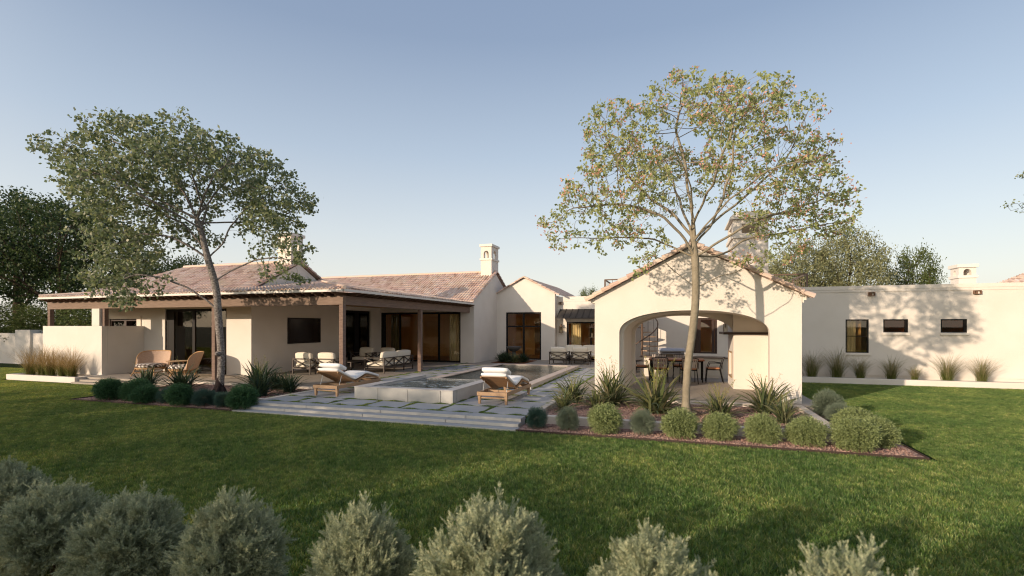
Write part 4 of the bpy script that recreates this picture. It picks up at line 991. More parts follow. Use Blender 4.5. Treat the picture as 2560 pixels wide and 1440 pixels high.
for a in (0.3, 2.4, 4.5): mb = MB(); mb.tube([(.2*math.cos(a),.2*math.sin(a),.5),(.27*math.cos(a),.27*math.sin(a),0)],[.022,.016],8); mb.build("leg", TEAK, t)

# dining set
t = thing("dining_table", "long reddish timber dining table on black metal legs behind the arch", "table", (-.02,17.75,PZ))
mb = MB(); mb.box(-.88,.88,-.48,.48,.70,.745); mb.build("tabletop", TABLEW, t, bevel=.006)
mb = MB(); mb.box(-.84,.84,-.44,-.41,.66,.699); mb.box(-.84,.84,.41,.44,.66,.699); mb.box(-.84,-.81,-.41,.41,.66,.699); mb.box(.81,.84,-.41,.41,.66,.699); mb.build("apron", BLACK, t)
for sx in (-1,1):
    for sy in (-1,1): mb = MB(); mb.bar((sx*.82,sy*.42,0),(sx*.82,sy*.42,.70),.04,.04); mb.build("leg", BLACK, t)
def dchair(label):
    t = thing("dining_chair", label, "chair", (0,0,0), 0, "black dining chairs with woven strap backs")
    for sx in (-1,1):
        mb = MB(); mb.tube([(sx*.24,.24,0),(sx*.23,.20,.44)],.014,7); mb.build("leg", BLACK, t)
        mb = MB(); mb.tube([(sx*.25,-.30,0),(sx*.22,-.20,.44),(sx*.23,-.25,.62),(sx*.25,-.30,.80)],[.014,.015,.014,.012],7); mb.build("leg", BLACK, t)
        mb = MB(); mb.tube([(sx*.24,-.235,.63),(sx*.275,-.05,.655),(sx*.27,.12,.65),(sx*.23,.20,.44)],.013,7); mb.build("armrest", BLACK, t)
    mb = MB(); mb.bar((-.23,.2,.43),(.23,.2,.43),.025,.03); mb.bar((-.22,-.2,.43),(.22,-.2,.43),.025,.03); mb.bar((-.225,-.2,.43),(-.225,.2,.43),.025,.03); mb.bar((.225,-.2,.43),(.225,.2,.43),.025,.03)
    mb.build("seat_frame", BLACK, t); mb = MB(); mb.tube([(-.25,-.30,.80),(-.15,-.335,.825),(0,-.345,.83),(.15,-.335,.825),(.25,-.30,.80)],.012,7); mb.build("top_rail", BLACK, t)
    cushion(-.22,.22,-.19,.21,.445,.50,.01).build("seat_pad", LEATHER, t, smooth=True)
    mb = MB()
    for i in range(9):
        u = -1+2*i/8; x = u*.225; yt = -.345+.045*u*u+.0; mb.bar((x*.86,-.235,.50),(x,yt+.005,.82),.034,.006, up=(0,1,0))
    mb.build("strap_back", STRAP, t); return t
dc = dchair("black dining chair with strap back, nearest on the left, back to the arch"); dc.location = (-.52,17.12,PZ)
GD = None
def dch(label, loc, rz): again(dc, label, loc, R_(rz))
dch("black dining chair nearest the tree trunk, back to the arch", (.36,17.05,PZ), 8)
dch("black dining chair at the left end of the table", (-1.12,17.72,PZ), -90)
dch("black dining chair at the right end of the table beside the fireplace", (1.14,17.55,PZ), 90)
dch("black dining chair on the far side of the table, partly behind the tree trunk", (.12,18.42,PZ), 180)
dch("black dining chair on the far side of the table, left of the tree trunk", (-.62,18.42,PZ), 178)
# outdoor kitchen
t = thing("outdoor_kitchen", "cream kitchen counter with dark worktop behind the dining table", "counter", (.3,19.1,PZ))
mb = MB(); mb.box(-1.28,1.86,18.88,19.5,PZ,.885); mb.build("cabinet", STUCCO, t, world=True, bevel=.005)
mb = MB(); mb.box(-1.31,1.89,18.84,19.53,.886,.93); mb.build("worktop", mat("brown_worktop", (.16,.12,.09), .35, .5), t, world=True)
for x in (-.9,-.2,.5,1.28): 
    mb = MB(); mb.box(x-.30,x+.30,18.862,18.879,.27,.84); p = mb.build("cabinet_door", CREAMC, t, world=True)
    mb = MB(); mb.box(x+.22,x+.24,18.842,18.861,.52,.72); mb.build("handle", BRONZE, p, world=True)
t = thing("grill", "built-in barbecue grill with a steel hood on the kitchen counter", "grill", (-.18,19.15,.93))
mb = MB(); mb.box(-.62,.26,18.95,19.45,.931,1.02); mb.build("firebox", mat("grill_body", (.20,.15,.10), .5, .4), t, world=True)
mb = MB(); mb.prism([(18.97,1.02),(18.93,1.14),(19.02,1.22),(19.3,1.24),(19.45,1.14),(19.45,1.02)], 'x', -.62, .26); h_ = mb.build("hood", STONEF, t, world=True)
mb = MB(); mb.tube([(-.5,18.90,1.08),(.14,18.90,1.08)],.013,7); mb.build("handle", BRONZE, h_, world=True)
lantern("small brass carriage lantern on the wall right of the brown door, seen through the arch", 1.80, 20.82, 1.80, 1.15)
# spiral stair
t = thing("spiral_staircase", "brown metal spiral staircase with pale treads seen through the arch", "staircase", (-1.30,19.95+.25,PZ))
mb = MB(); mb.tube([(0,0,0),(0,0,4.0)],.04,10); mb.build("pole", RUST, t)
nst = 17; pts = []; 
for i in range(nst):
    a0 = R_(-150+i*26); a1 = a0+R_(26); z = .18+i*.18; mb = MB()
    mb.prism([(.04*math.cos(a0),.04*math.sin(a0)),(.62*math.cos(a0),.62*math.sin(a0)),(.62*math.cos((a0+a1)/2),.62*math.sin((a0+a1)/2)),(.62*math.cos(a1),.62*math.sin(a1)),(.04*math.cos(a1),.04*math.sin(a1))], 'z', z-.04, z); mb.build("tread", TREAD, t)
    am = (a0+a1)/2; pts.append((.6*math.cos(am),.6*math.sin(am),z+.78)); mb = MB(); mb.tube([(.6*math.cos(am),.6*math.sin(am),z),(.6*math.cos(am),.6*math.sin(am),z+.78)],.009,6); mb.build("baluster", RUST, t)
fine = []
for i in range((nst-1)*4+1):
    am = R_(-150+13+i*6.5); fine.append((.6*math.cos(am),.6*math.sin(am),.18+.78+i*.045))
mb = MB(); mb.tube(fine, .022, 7); mb.build("handrail", RUST, t, smooth=True)
# fountain
mb = MB(); mb.box(-8.85,-7.1,23.25,25.6,.1,PZ+.012); o = struct("mulch_bed", mb, MCH)
t = thing("fountain_bowl", "round weathered stone fountain bowl among low plants before the tall window", "fountain", (-7.97,24.3,PZ))
mb = MB(); mb.lathe([(0,0),(.22,0),(.22,.05),(.10,.12),(.09,.53),(0,.53)], n=20); mb.build("pedestal", BOWL, t, smooth=True)
mb = MB(); mb.lathe([(.06,.52),(.2,.58),(.32,.67),(.38,.77),(.385,.80),(.35,.80),(.32,.75),(.0,.74)], n=28); b_ = mb.build("bowl", BOWL, t, smooth=True)
mb = MB(); mb.lathe([(.012,.74),(.010,.98),(.022,1.05),(.006,1.10),(.016,1.2),(.0,1.27)], n=7); mb.build("water_jet", LGLASS, b_)
# bottles on a sill by the awning door
for i, x in enumerate((-4.78,-4.66)):
    t = thing("bottle", ("left", "right")[i]+" one of two pale blue bottles standing on the courtyard table", "bottle", (x,24.85,PZ+.36), 0, "pale blue bottles")
    mb = MB(); mb.lathe([(0,0),(.04,0),(.04,.2),(.018,.27),(.018,.34),(0,.34)], n=10); mb.build("glass_body", mat("pale_blue_glass", (.45,.62,.72), .15, .6), t, smooth=True)

# ================================================================ PLANTS
def unit(v): return v/np.maximum(np.linalg.norm(v, axis=-1, keepdims=True), 1e-9)
def leaf_quads(C, D, L, W, rg):
    """diamond leaves; C bases (n,3), D directions, L/W arrays"""
    n = len(C); D = unit(D); r = rg.normal(size=(n,3)); S = unit(np.cross(D, r)); L = np.broadcast_to(L, (n,))[:,None]; W = np.broadcast_to(W, (n,))[:,None]
    Nn = np.cross(D, S)
    V = np.stack([C, C+D*L*.5+S*W*.5+Nn*L*.06, C+D*L, C+D*L*.5-S*W*.5+Nn*L*.06], 1)
    return V.reshape(-1,3)
def quads(V): return np.arange(len(V)).reshape(-1,4)
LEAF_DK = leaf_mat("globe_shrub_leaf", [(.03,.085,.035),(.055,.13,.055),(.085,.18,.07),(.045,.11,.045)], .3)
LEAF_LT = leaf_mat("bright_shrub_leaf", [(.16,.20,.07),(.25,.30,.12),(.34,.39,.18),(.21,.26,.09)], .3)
LEAF_GY = leaf_mat("grey_shrub_leaf", [(.12,.165,.115),(.20,.24,.165),(.16,.205,.14),(.27,.30,.21)], .25)
LEAF_TL = leaf_mat("teal_shrub_leaf", [(.035,.085,.065),(.06,.12,.09),(.09,.155,.115),(.045,.10,.08)], .25)
TWIG = mat("twig", (.14,.095,.06), .9)

def shrub_mesh(n_tw, m, r, h, lL, lW, leafm, seed, splay=.9, curl=.35, name="foliage", up=.0):
    rg = np.random.default_rng(seed)
    d = rg.normal(size=(n_tw*2,3)); d[:,2] = d[:,2]*.95+.05+up; d = unit(d); d = d[d[:,2] > -.86][:n_tw]; n_tw = len(d)
    bumps = unit(rg.normal(size=(14,3))); k = np.max(d@bumps.T, axis=1)
    rad = .80+.27*(k**4)+rg.normal(0,.06,n_tw)
    c = np.array([0,0,h*.48]); sc = np.array([r,r,h*.54])
    p0 = c+d*sc*rg.uniform(.25,.6,(n_tw,1)); p1 = c+d*sc*rad[:,None]+rg.normal(0,.05*r,(n_tw,3)); p1[:,2] += up*r*.5*np.maximum(0,d[:,2])
    t = np.linspace(.05,1,m)[None,:,None]; mid = (p0+p1)/2+rg.normal(0,.06*r,(n_tw,3))
    P = (1-t)**2*p0[:,None]+2*t*(1-t)*mid[:,None]+t**2*p1[:,None]
    td = unit(p1-p0)[:,None]+np.zeros((1,m,1)); side = rg.normal(size=(n_tw,m,3))
    D = unit(td*splay+unit(side)*.9)
    LL = (lL*(1.15-.5*t[...,0])*rg.uniform(.7,1.2,(n_tw,m))).ravel()
    V = leaf_quads(P.reshape(-1,3), D.reshape(-1,3), LL, LL*lW, rg)
    return V
def shrub(name, label, loc, V, leafm, group, r, h, seed):
    t = thing(name, label, "shrub", loc, rng.uniform(0,6.28), group)
    mesh_obj("foliage", V, quads(V), leafm, t)
    rg = np.random.default_rng(seed); mb = MB()
    for i in range(9):
        a = rg.uniform(0,6.28); rr = rg.uniform(.3,.7)*r; mb.tube([(0,0,-.02),(.25*rr*math.cos(a),.25*rr*math.sin(a),h*.3),(rr*math.cos(a),rr*math.sin(a),h*rg.uniform(.5,.8))],[.010,.007,.003],5)
    mb.build("stems", TWIG, t); return t
def shrub_copy(src, label, loc, s, rz, leafm=None, group=None):
    c = copy_tree(src); c.location = loc; c.scale = (s[0],s[0],s[1]) if isinstance(s, tuple) else (s,s,s); c.rotation_euler = (0,0,rz); c["label"] = label
    if group: c["group"] = group
    if leafm:
        for ch in c.children:
            if ch.name.startswith("foliage"): ch.data = ch.data.copy(); ch.data.materials[0] = leafm
    return c
VG = shrub_mesh(1700, 12, .36, .62, .040, .55, LEAF_DK, 1)
VG2 = shrub_mesh(1700, 12, .36, .60, .040, .55, LEAF_DK, 5)
VT = shrub_mesh(1500, 14, .33, .60, .042, .22, LEAF_TL, 2, splay=1.5)
ordn = ["first","second","third","fourth","fifth","sixth","seventh","eighth","ninth","tenth","eleventh","twelfth"]
GL = "clipped shrubs along the left bed edge"; GR = "rounded shrubs along the right bed edge"
lefts = [(-14.55,9.30,.46,'g'),(-13.75,9.45,.42,'g'),(-13.1,9.22,.40,'g'),(-12.45,9.35,.34,'t'),(-11.85,9.2,.40,'g'),(-11.22,9.35,.38,'t'),(-10.57,9.32,.31,'t'),(-9.92,9.28,.42,'g')]
gsrc = tsrc = None
for i, (x, y, r, k) in enumerate(lefts):
    kind = "dark green globe shrub" if k == 'g' else "blue green feathery shrub"
    where = ["leftmost in the shaded bed", "behind the leftmost pair in the shaded bed", "third from the left in the shaded bed", "fourth from the left in the shaded bed", "in the middle of the shaded row left of the trunk", "sixth from the left in the shaded bed", "at the foot of the blackened trunk base", "beside the left end of the steps"][i]
    lab = f"{kind} {where}"
    if k == 'g':
        if gsrc is None: gsrc = o = shrub("globe_shrub", lab, (x,y,.04), VG, LEAF_DK, GL, .36, .6, 3)
        else: o = shrub_copy(gsrc, lab, (x,y,.04), 1, i*1.3)
    else:
        if tsrc is None: tsrc = o = shrub("feathery_shrub", lab, (x,y,.04), VT, LEAF_TL, GL, .33, .6, 4)
        else: o = shrub_copy(tsrc, lab, (x,y,.04), 1, i*1.3)
    s = r/.36*.84; o.scale = (s*(1+.06*math.sin(i*2.9)), s, s*(.86+.08*math.sin(i*2.1)))
g2 = shrub("globe_shrub", "bright green globe shrub third from the left in the right bed", (-1.27,9.30,.04), VG2, LEAF_LT, GR, .36, .6, 8); g2.scale = (.88,.88,.88)
rights = [(-2.60,9.34,.26,.46,'t',LEAF_TL,"blue green feathery shrub at the right end of the steps"),
 (-1.97,9.34,.27,.50,'t',LEAF_GY,"grey green feathery shrub second from the steps in the right bed"),
 (-.60,9.42,.27,.52,'t',LEAF_GY,"sparse silver grey shrub between two bright globe shrubs in the right bed"),
 (.04,9.36,.355,.56,'g',LEAF_LT,"bright green globe shrub fifth from the steps, below the big flax by the trunk"),
 (.72,9.42,.34,.52,'g',LEAF_LT,"bright green globe shrub sixth from the steps, right of the tree trunk"),
 (1.38,9.38,.35,.54,'g',LEAF_LT,"bright green globe shrub seventh from the steps, centred under the arch's right pier"),
 (2.04,9.42,.35,.53,'g',LEAF_LT,"bright green globe shrub eighth from the steps, next to the big corner shrub"),
 (2.74,9.34,.41,.55,'g',LEAF_LT,"widest bright green globe shrub at the right corner of the bed"),
 (3.14,9.72,.37,.55,'g',LEAF_LT,"bright green globe shrub tucked behind the right corner shrub"),
 (3.12,10.75,.42,.50,'g',LEAF_LT,"bright green globe shrub on the gravel strip beside the side kerb"),
 (3.12,11.6,.32,.50,'t',LEAF_GY,"silver grey shrub on the gravel strip behind the globe shrubs"),
 (3.10,12.35,.36,.66,'t',LEAF_GY,"tallest silver grey shrub at the far end of the right gravel strip")]
for i, (x, y, r, h, k, lm, lab) in enumerate(rights):
    src = g2 if k == 'g' else tsrc
    o = shrub_copy(src, lab, (x,y,.04), 1, i*2.1+.5, None if k == 'g' else lm, GR); o.scale = (r/.40*(1+.07*math.sin(i*2.3)), r/.40*(1-.06*math.sin(i*1.7)), h/.68*(1+.09*math.sin(i*3.1)))

# foreground row, close to the lens
VF = []
for sd_ in (11, 12, 13):
    rg = np.random.default_rng(sd_)
    n_st = 300; d = rg.normal(size=(n_st*2,3)); d[:,2] = d[:,2]*.95+.25; d = unit(d); d = d[d[:,2] > -.7][:n_st]; n_st = len(d); r, h = .44, 1.0
    c0 = np.array([0,0,h*.44]); p0 = c0+d*np.array([r,r,h*.5])*.25; L = rg.uniform(.78,1.12,(n_st,1)); p1 = c0+d*np.array([r,r,h*.52])*L; p1[:,2] += .09*np.maximum(0,d[:,2])
    allV = []; m = 9
    for k in range(m):
        t = (k+1.5)/(m+.5); P = p0+(p1-p0)*t+rg.normal(0,.01,(n_st,3)); td = unit(p1-p0)
        for q in range(3):
            sd2 = unit(td*1.0+unit(rg.normal(size=(n_st,3)))*.85+np.array([0,0,.35])); sl = .19*(1.15-.65*t)*rg.uniform(.7,1.2,(n_st,1))
            nrm = unit(np.cross(sd2, rg.normal(size=(n_st,3))))
            for w_ in range(11):
                u = (w_+.5)/11; C = P+sd2*sl*u
                for sg in (-1, 1): allV.append(leaf_quads(C, sd2*1.0+nrm*sg*.62+rg.normal(0,.15,(n_st,3)), .036*(1.1-.6*u)*rg.uniform(.8,1.2,n_st), .0068, rg))
    VF.append(np.vstack(allV))
LEAF_FG = leaf_mat("silver_foreground_leaf", [(.27,.32,.20),(.42,.45,.28),(.34,.38,.24),(.66,.64,.40)], .42)
fg = [(-5.85,2.85,.70),(-4.72,2.6,.70),(-3.85,2.6,.72),(-2.87,2.6,.80),(-1.86,2.62,.83),(-1.0,2.6,.95),(-.10,2.6,.88),(.76,2.6,.91),(1.62,2.6,.95)]
fl = ["leftmost foreground shrub at the frame edge, only its top showing","dark foreground shrub with sunlit tips, second from the left","shaded blue green foreground shrub, third from the left","shaded foreground shrub fourth from the left, below the left bed","foreground shrub fifth from the left, below the front steps","brightly sunlit foreground shrub near the middle bottom edge","sunlit foreground shrub right of the brightest one","sunlit foreground shrub second from the right edge","sunlit foreground shrub in the bottom right corner"]
fsrc = []
for i, (x, y, h) in enumerate(fg):
    if len(fsrc) < 3:
        o = shrub("silver_shrub", fl[i], (x,y,0), VF[i], LEAF_FG, "silver shrubs in the foreground row", .4, 1.0, 20+i); fsrc.append(o)
    else: o = shrub_copy(fsrc[i % 3], fl[i], (x,y,0), 1, i*1.7)
    sx_ = [.72,.80,.74,.72,.66,.84,.76,.78,.74][i]; o.scale = (sx_, sx_, h)

# strap-leaved flax and ornamental grass
def blades(n, L, wd, inc, droop, seed, base=.06, seg=7, flat=.25):
    rg = np.random.default_rng(seed); a = rg.uniform(0,2*np.pi,n); th = rg.uniform(inc[0],inc[1],n); LL = rg.uniform(L[0],L[1],n); dr = rg.uniform(droop[0],droop[1],n)
    b = rg.normal(0,base,(n,2)); w_ = wd*rg.uniform(.7,1.25,n)
    V = np.zeros((n,seg+1,2,3)); pos = np.c_[b, np.zeros(n)]
    az = np.c_[np.cos(a),np.sin(a)]; side = np.c_[-np.sin(a),np.cos(a),np.zeros(n)]; ang = th.copy(); tw = rg.normal(0,.5,n)
    for i in range(seg+1):
        s = i/seg; ww = w_*(np.sin(np.pi*min(1,.18+.82*s))**.6 if i < seg else .05)
        up = np.c_[az*(-np.cos(ang))[:,None]*0, np.zeros(n)]; sd_ = side*np.cos(tw*s)[:,None]+np.c_[az*np.cos(ang)[:,None], -np.sin(ang)]*np.sin(tw*s)[:,None]
        V[:,i,0] = pos-sd_*ww[:,None]/2; V[:,i,1] = pos+sd_*ww[:,None]/2
        st = LL/seg; pos = pos+np.c_[az*(np.sin(ang)*st)[:,None], np.cos(ang)*st]; ang = ang+dr*(.4+1.2*s)/seg
    k = (seg+1)*2; base_i = (np.arange(n)*k)[:,None]; j = (np.arange(seg)*2)[None]
    F = np.stack([base_i+j, base_i+j+1, base_i+j+3, base_i+j+2], -1).reshape(-1,4)
    return V.reshape(-1,3), F
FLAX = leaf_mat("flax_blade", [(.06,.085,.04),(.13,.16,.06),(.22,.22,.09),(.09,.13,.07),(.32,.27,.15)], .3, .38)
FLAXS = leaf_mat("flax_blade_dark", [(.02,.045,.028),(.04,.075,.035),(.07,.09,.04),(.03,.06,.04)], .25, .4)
BUD = leaf_mat("yellow_green_buds", [(.30,.30,.06),(.42,.40,.10),(.24,.26,.06),(.45,.36,.16)], .4)
def flax(label, loc, s, leafm, seed, stalks=4, n=75, tall=1.0, group="strap leaved flax plants"):
    t = thing("flax_plant", label, "plant", loc, 0, group)
    V, F = blades(int(n*2.3), (.45*s,1.05*s), .042*s, (.05,1.25), (.1,1.6), seed, .075*s); mesh_obj("blades", V, F, leafm, t)
    rg = np.random.default_rng(seed+100)
    if stalks:
        mb = MB(); LV = []
        for i in range(stalks):
            a = rg.uniform(0,6.28); ln = rg.uniform(.95,1.3)*s*tall; lean = rg.uniform(.1,.38); p = [(0,0,0)]
            for k in range(1,7): u = k/6; p.append((math.cos(a)*lean*u*u*ln+.02*math.sin(k*2+i), math.sin(a)*lean*u*u*ln, ln*u*(1-.12*u)))
            mb.tube(p, [.005,.0045,.004,.0035,.003,.0025,.002], 4, cap=False)
            P = np.array(p)
            for k in range(26):
                u = rg.uniform(.5,1.0)*6; i0 = min(5,int(u)); q = P[i0]+(P[i0+1]-P[i0])*(u-i0); LV.append(np.r_[q+rg.normal(0,.022,3)])
        mb.build("flower_stalk", mat("flower_stalk", (.20,.18,.07), .8), t)
        LV = np.array(LV); V = leaf_quads(LV, rg.normal(size=LV.shape)+np.array([0,0,.6]), .032*s, .016*s, rg); mesh_obj("flower_buds", V, quads(V), BUD, t)
    return t
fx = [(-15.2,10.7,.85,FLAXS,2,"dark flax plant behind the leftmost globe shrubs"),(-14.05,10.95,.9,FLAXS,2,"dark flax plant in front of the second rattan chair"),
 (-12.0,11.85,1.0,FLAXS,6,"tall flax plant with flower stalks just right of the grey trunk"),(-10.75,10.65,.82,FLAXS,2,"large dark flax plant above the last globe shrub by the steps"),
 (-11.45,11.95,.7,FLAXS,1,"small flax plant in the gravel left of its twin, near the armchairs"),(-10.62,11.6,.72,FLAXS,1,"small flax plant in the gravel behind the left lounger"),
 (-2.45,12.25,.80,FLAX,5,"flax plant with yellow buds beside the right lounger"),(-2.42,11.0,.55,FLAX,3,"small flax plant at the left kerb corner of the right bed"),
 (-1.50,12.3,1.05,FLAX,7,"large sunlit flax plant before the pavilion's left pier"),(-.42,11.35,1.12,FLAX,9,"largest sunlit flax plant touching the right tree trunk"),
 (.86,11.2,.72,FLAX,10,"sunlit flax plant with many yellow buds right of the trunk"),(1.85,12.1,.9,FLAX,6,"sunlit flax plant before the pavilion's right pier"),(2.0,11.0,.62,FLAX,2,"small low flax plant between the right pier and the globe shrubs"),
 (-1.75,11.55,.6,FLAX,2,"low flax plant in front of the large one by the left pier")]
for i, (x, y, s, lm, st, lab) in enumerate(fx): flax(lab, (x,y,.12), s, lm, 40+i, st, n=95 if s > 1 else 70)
OG = leaf_mat("ornamental_grass_blade", [(.10,.13,.035),(.20,.19,.075),(.33,.28,.15),(.42,.35,.21)], .35, .6)
OGD = leaf_mat("golden_grass_blade", [(.26,.17,.055),(.36,.25,.10),(.46,.34,.17),(.22,.15,.06)], .35, .6)
OGB = leaf_mat("grass_base_blade", [(.07,.10,.02),(.14,.17,.04),(.20,.22,.06)], .3, .6)
def ograss(label, loc, s, seed, tops=OG, n=230, group="ornamental grasses"):
    t = thing("ornamental_grass", label, "grass clump", loc, 0, group)
    V, F = blades(n, (.8*s,1.45*s), .0055, (.03,.60), (.3,1.4), seed, .05*s, seg=9); mesh_obj("seed_stems", V, F, tops, t)
    V, F = blades(int(n*1.3), (.25*s,.62*s), .008, (.0,.6), (.1,.7), seed+7, .07*s, seg=5); mesh_obj("leaf_base", V, F, OGB, t); return t
gx = [(4.62,.90,"shaded grass clump nearest the pavilion wall"),(5.42,.98,"shaded grass clump below the tall wing window"),(6.12,.72,"grass clump third from the pavilion along the wing"),(7.05,.72,"grass clump fourth from the pavilion, at the shadow edge"),(7.72,.45,"smallest grass clump, in the middle of the wing planter"),(8.62,.86,"tall sunlit grass clump under the right square window"),(9.55,.78,"sunlit grass clump near the right frame edge"),(10.6,.8,"grass clump just outside the right edge of the wing planter")]
for i, (x, s, lab) in enumerate(gx[:7]): ograss(lab, (x,20.42,.17), s*.95, 70+i, n=330, group="grass clumps in the wing planter")
for i, (x, y, s, lab) in enumerate([(-23.75,12.35,.95,"golden grass clump at the left end of the left planter"),(-23.15,12.4,1.0,"golden grass clump second in the left planter"),(-22.55,12.35,.95,"golden grass clump in the middle of the left planter"),(-21.95,12.4,.85,"golden grass clump fourth in the left planter"),(-21.35,12.35,.9,"darker grass clump at the right of the left planter")]):
    ograss(lab, (x,y,.15), s, 90+i, tops=OGD, n=300, group="golden grasses in the left planter")
# low plants round the fountain
for i, (x, y, s, lm, lab) in enumerate([(-8.5,24.0,.62,FLAXS,"spiky dark plant left of the fountain bowl"),(-8.15,23.7,.60,FLAXS,"spiky dark plant in front of the fountain bowl, left"),(-7.75,23.75,.58,FLAX,"spiky pale plant in front of the fountain bowl, right"),(-7.40,24.1,.6,FLAXS,"spiky plant right of the fountain bowl"),(-8.45,24.5,.62,FLAXS,"spiky plant behind the left side of the fountain bowl")]):
    flax(lab, (x,y,PZ+.01), s, lm, 120+i, 0, n=130, group="plants round the fountain")

# ================================================================ TREES
def space_col(attr, roots, step, infl, kill, iters, rg, limbs=()):
    """space colonisation: returns nodes, parents"""
    P = [np.array(p, float) for p in roots]; par = [-1]+list(range(len(roots)-1))
    for lb in limbs:          # main limbs: start at the nearest trunk node, resampled and slightly wavy
        pts = [np.array(q, float) for q in lb]; k = int(np.argmin([np.linalg.norm(q-pts[0]) for q in P])); cur = P[k]
        for q in pts[1:]:
            m_ = max(1, int(np.linalg.norm(q-cur)/step)); a0 = cur
            for j in range(1, m_+1):
                P.append(a0+(q-a0)*j/m_+rg.normal(0,.018,3)); par.append(k); k = len(P)-1
            cur = q
    A = attr.copy(); nn = np.full(len(A), -1); nd = np.full(len(A), 1e9)
    def upd(i0):
        for i in range(i0, len(P)):
            d = np.linalg.norm(A-P[i], axis=1); m = d < nd; nd[m] = d[m]; nn[m] = i
    upd(0)
    for _ in range(iters):
        act = nd < infl
        if not act.any(): act = nd < nd.min()+step*2 if len(nd) else act
        if not len(A) or not act.any(): break
        i0 = len(P); D = unit(A-np.array(P)[nn]); ids = np.unique(nn[act])
        for k in ids:
            v = D[act & (nn == k)].sum(0)+rg.normal(0,.25,3)+np.array([0,0,.05]); l = np.linalg.norm(v)
            if l < 1e-6: continue
            P.append(P[k]+v/l*step); par.append(int(k))
        upd(i0); keep = nd > kill; A = A[keep]; nn = nn[keep]; nd = nd[keep]
        if not len(A): break
    return np.array(P), np.array(par)
def branch_mesh(P, par, r_tip, r_base, nroot, expo=2.3):
    n = len(P); ch = [[] for _ in range(n)]
    for i in range(1, n): ch[par[i]].append(i)
    assert all(par[i] < i for i in range(1, n))
    w_ = np.zeros(n)
    for i in range(n-1, -1, -1): w_[i] = sum(w_[c] for c in ch[i]) if ch[i] else 1.0
    rad = r_tip*w_**(1/expo); rad *= 1+(r_base/rad[0]-1)*np.clip((rad-r_tip)/(rad[0]-r_tip+1e-9), 0, 1)
    mb = MB(); stack = [(0, None)]
    while stack:
        s, pr = stack.pop(); chain = ([pr] if pr is not None else [])+[s]; cur = s
        while ch[cur]:
            cs = sorted(ch[cur], key=lambda c: -w_[c])
            for c in cs[1:]: stack.append((c, cur))
            cur = cs[0]; chain.append(cur)
        if len(chain) < 2: continue
        pts = P[chain].copy(); q = pts.copy()
        if len(pts) > 3: q[1:-1] = (pts[:-2]+pts[1:-1]*2+pts[2:])/4
        rr = rad[chain].copy()
        if pr is not None: rr[0] = min(rr[0], rr[1]*1.15)
        k = 12 if rr.max() > .06 else 6 if rr.max() > .015 else 4
        mb.tube([Vector(p) for p in q], list(rr), k, cap=False)
    tips = [i for i in range(n) if not ch[i]]; thin = [i for i in range(n) if rad[i] < r_tip*2.2 and i >= nroot]
    return mb, rad, tips, thin
def grow_tree(attr, trunk, step, infl, kill, seed, r_tip, r_base, per, lL, lW, spread, iters=80, tipf=1.0, droop=.0, limbs=()):
    rg = np.random.default_rng(seed); P, par = space_col(attr, trunk, step, infl, kill, iters, rg, limbs)
    mb, rad, tips, thin = branch_mesh(P, par, r_tip, r_base, len(trunk))
    cs = np.array(sorted(set(tips) | set([i for i in thin if rg.random() < tipf])))
    C = np.repeat(P[cs], per, axis=0)+rg.normal(0, spread, (len(cs)*per,3))*np.array([1,1,.75]); C[:,2] -= droop*rg.random(len(C))
    D = rg.normal(size=C.shape)+np.array([0,0,-.35]); V = leaf_quads(C, D, lL*rg.uniform(.6,1.25,len(C)), lL*lW*rg.uniform(.8,1.2,len(C)), rg)
    return mb, V, P[cs], rg
def blob_pts(blobs, dens, rg, shell=.0):
    out = []
    for (c, r) in blobs:
        n = int(dens*r[0]*r[1]*r[2]); d = unit(rg.normal(size=(n,3))); u = (shell**3+(1-shell**3)*rg.random((n,1)))**(1/3); out.append(np.array(c)+d*u*np.array(r))
    return np.vstack(out)
Fv = np.array([-math.sin(YAW), math.cos(YAW), 0]); Rv = np.array([math.cos(YAW), math.sin(YAW), 0]); Zv = np.array([0,0,1.])
def crown_frame(base, depth, cx, cy, blobs, wd):
    """blob table given as (right, up, half width, half height, depth offset, half depth) in metres round a tree"""
    out = []
    for u, z, a, b, w_, c in blobs:
        out.append((base+Rv*u+Fv*w_+Zv*z, a, b, c))
    return out
def oriented_pts(bl, dens, rg, shell=0.):
    out = []
    for c, a, b, cc in bl:
        n = max(6, int(dens*a*b*cc)); d = unit(rg.normal(size=(n,3))); u = (shell**3+(1-shell**3)*rg.random((n,1)))**(1/3); q = d*u
        out.append(c+q[:,:1]*a*Rv+q[:,1:2]*cc*Fv+q[:,2:]*b*Zv)
    return np.vstack(out)

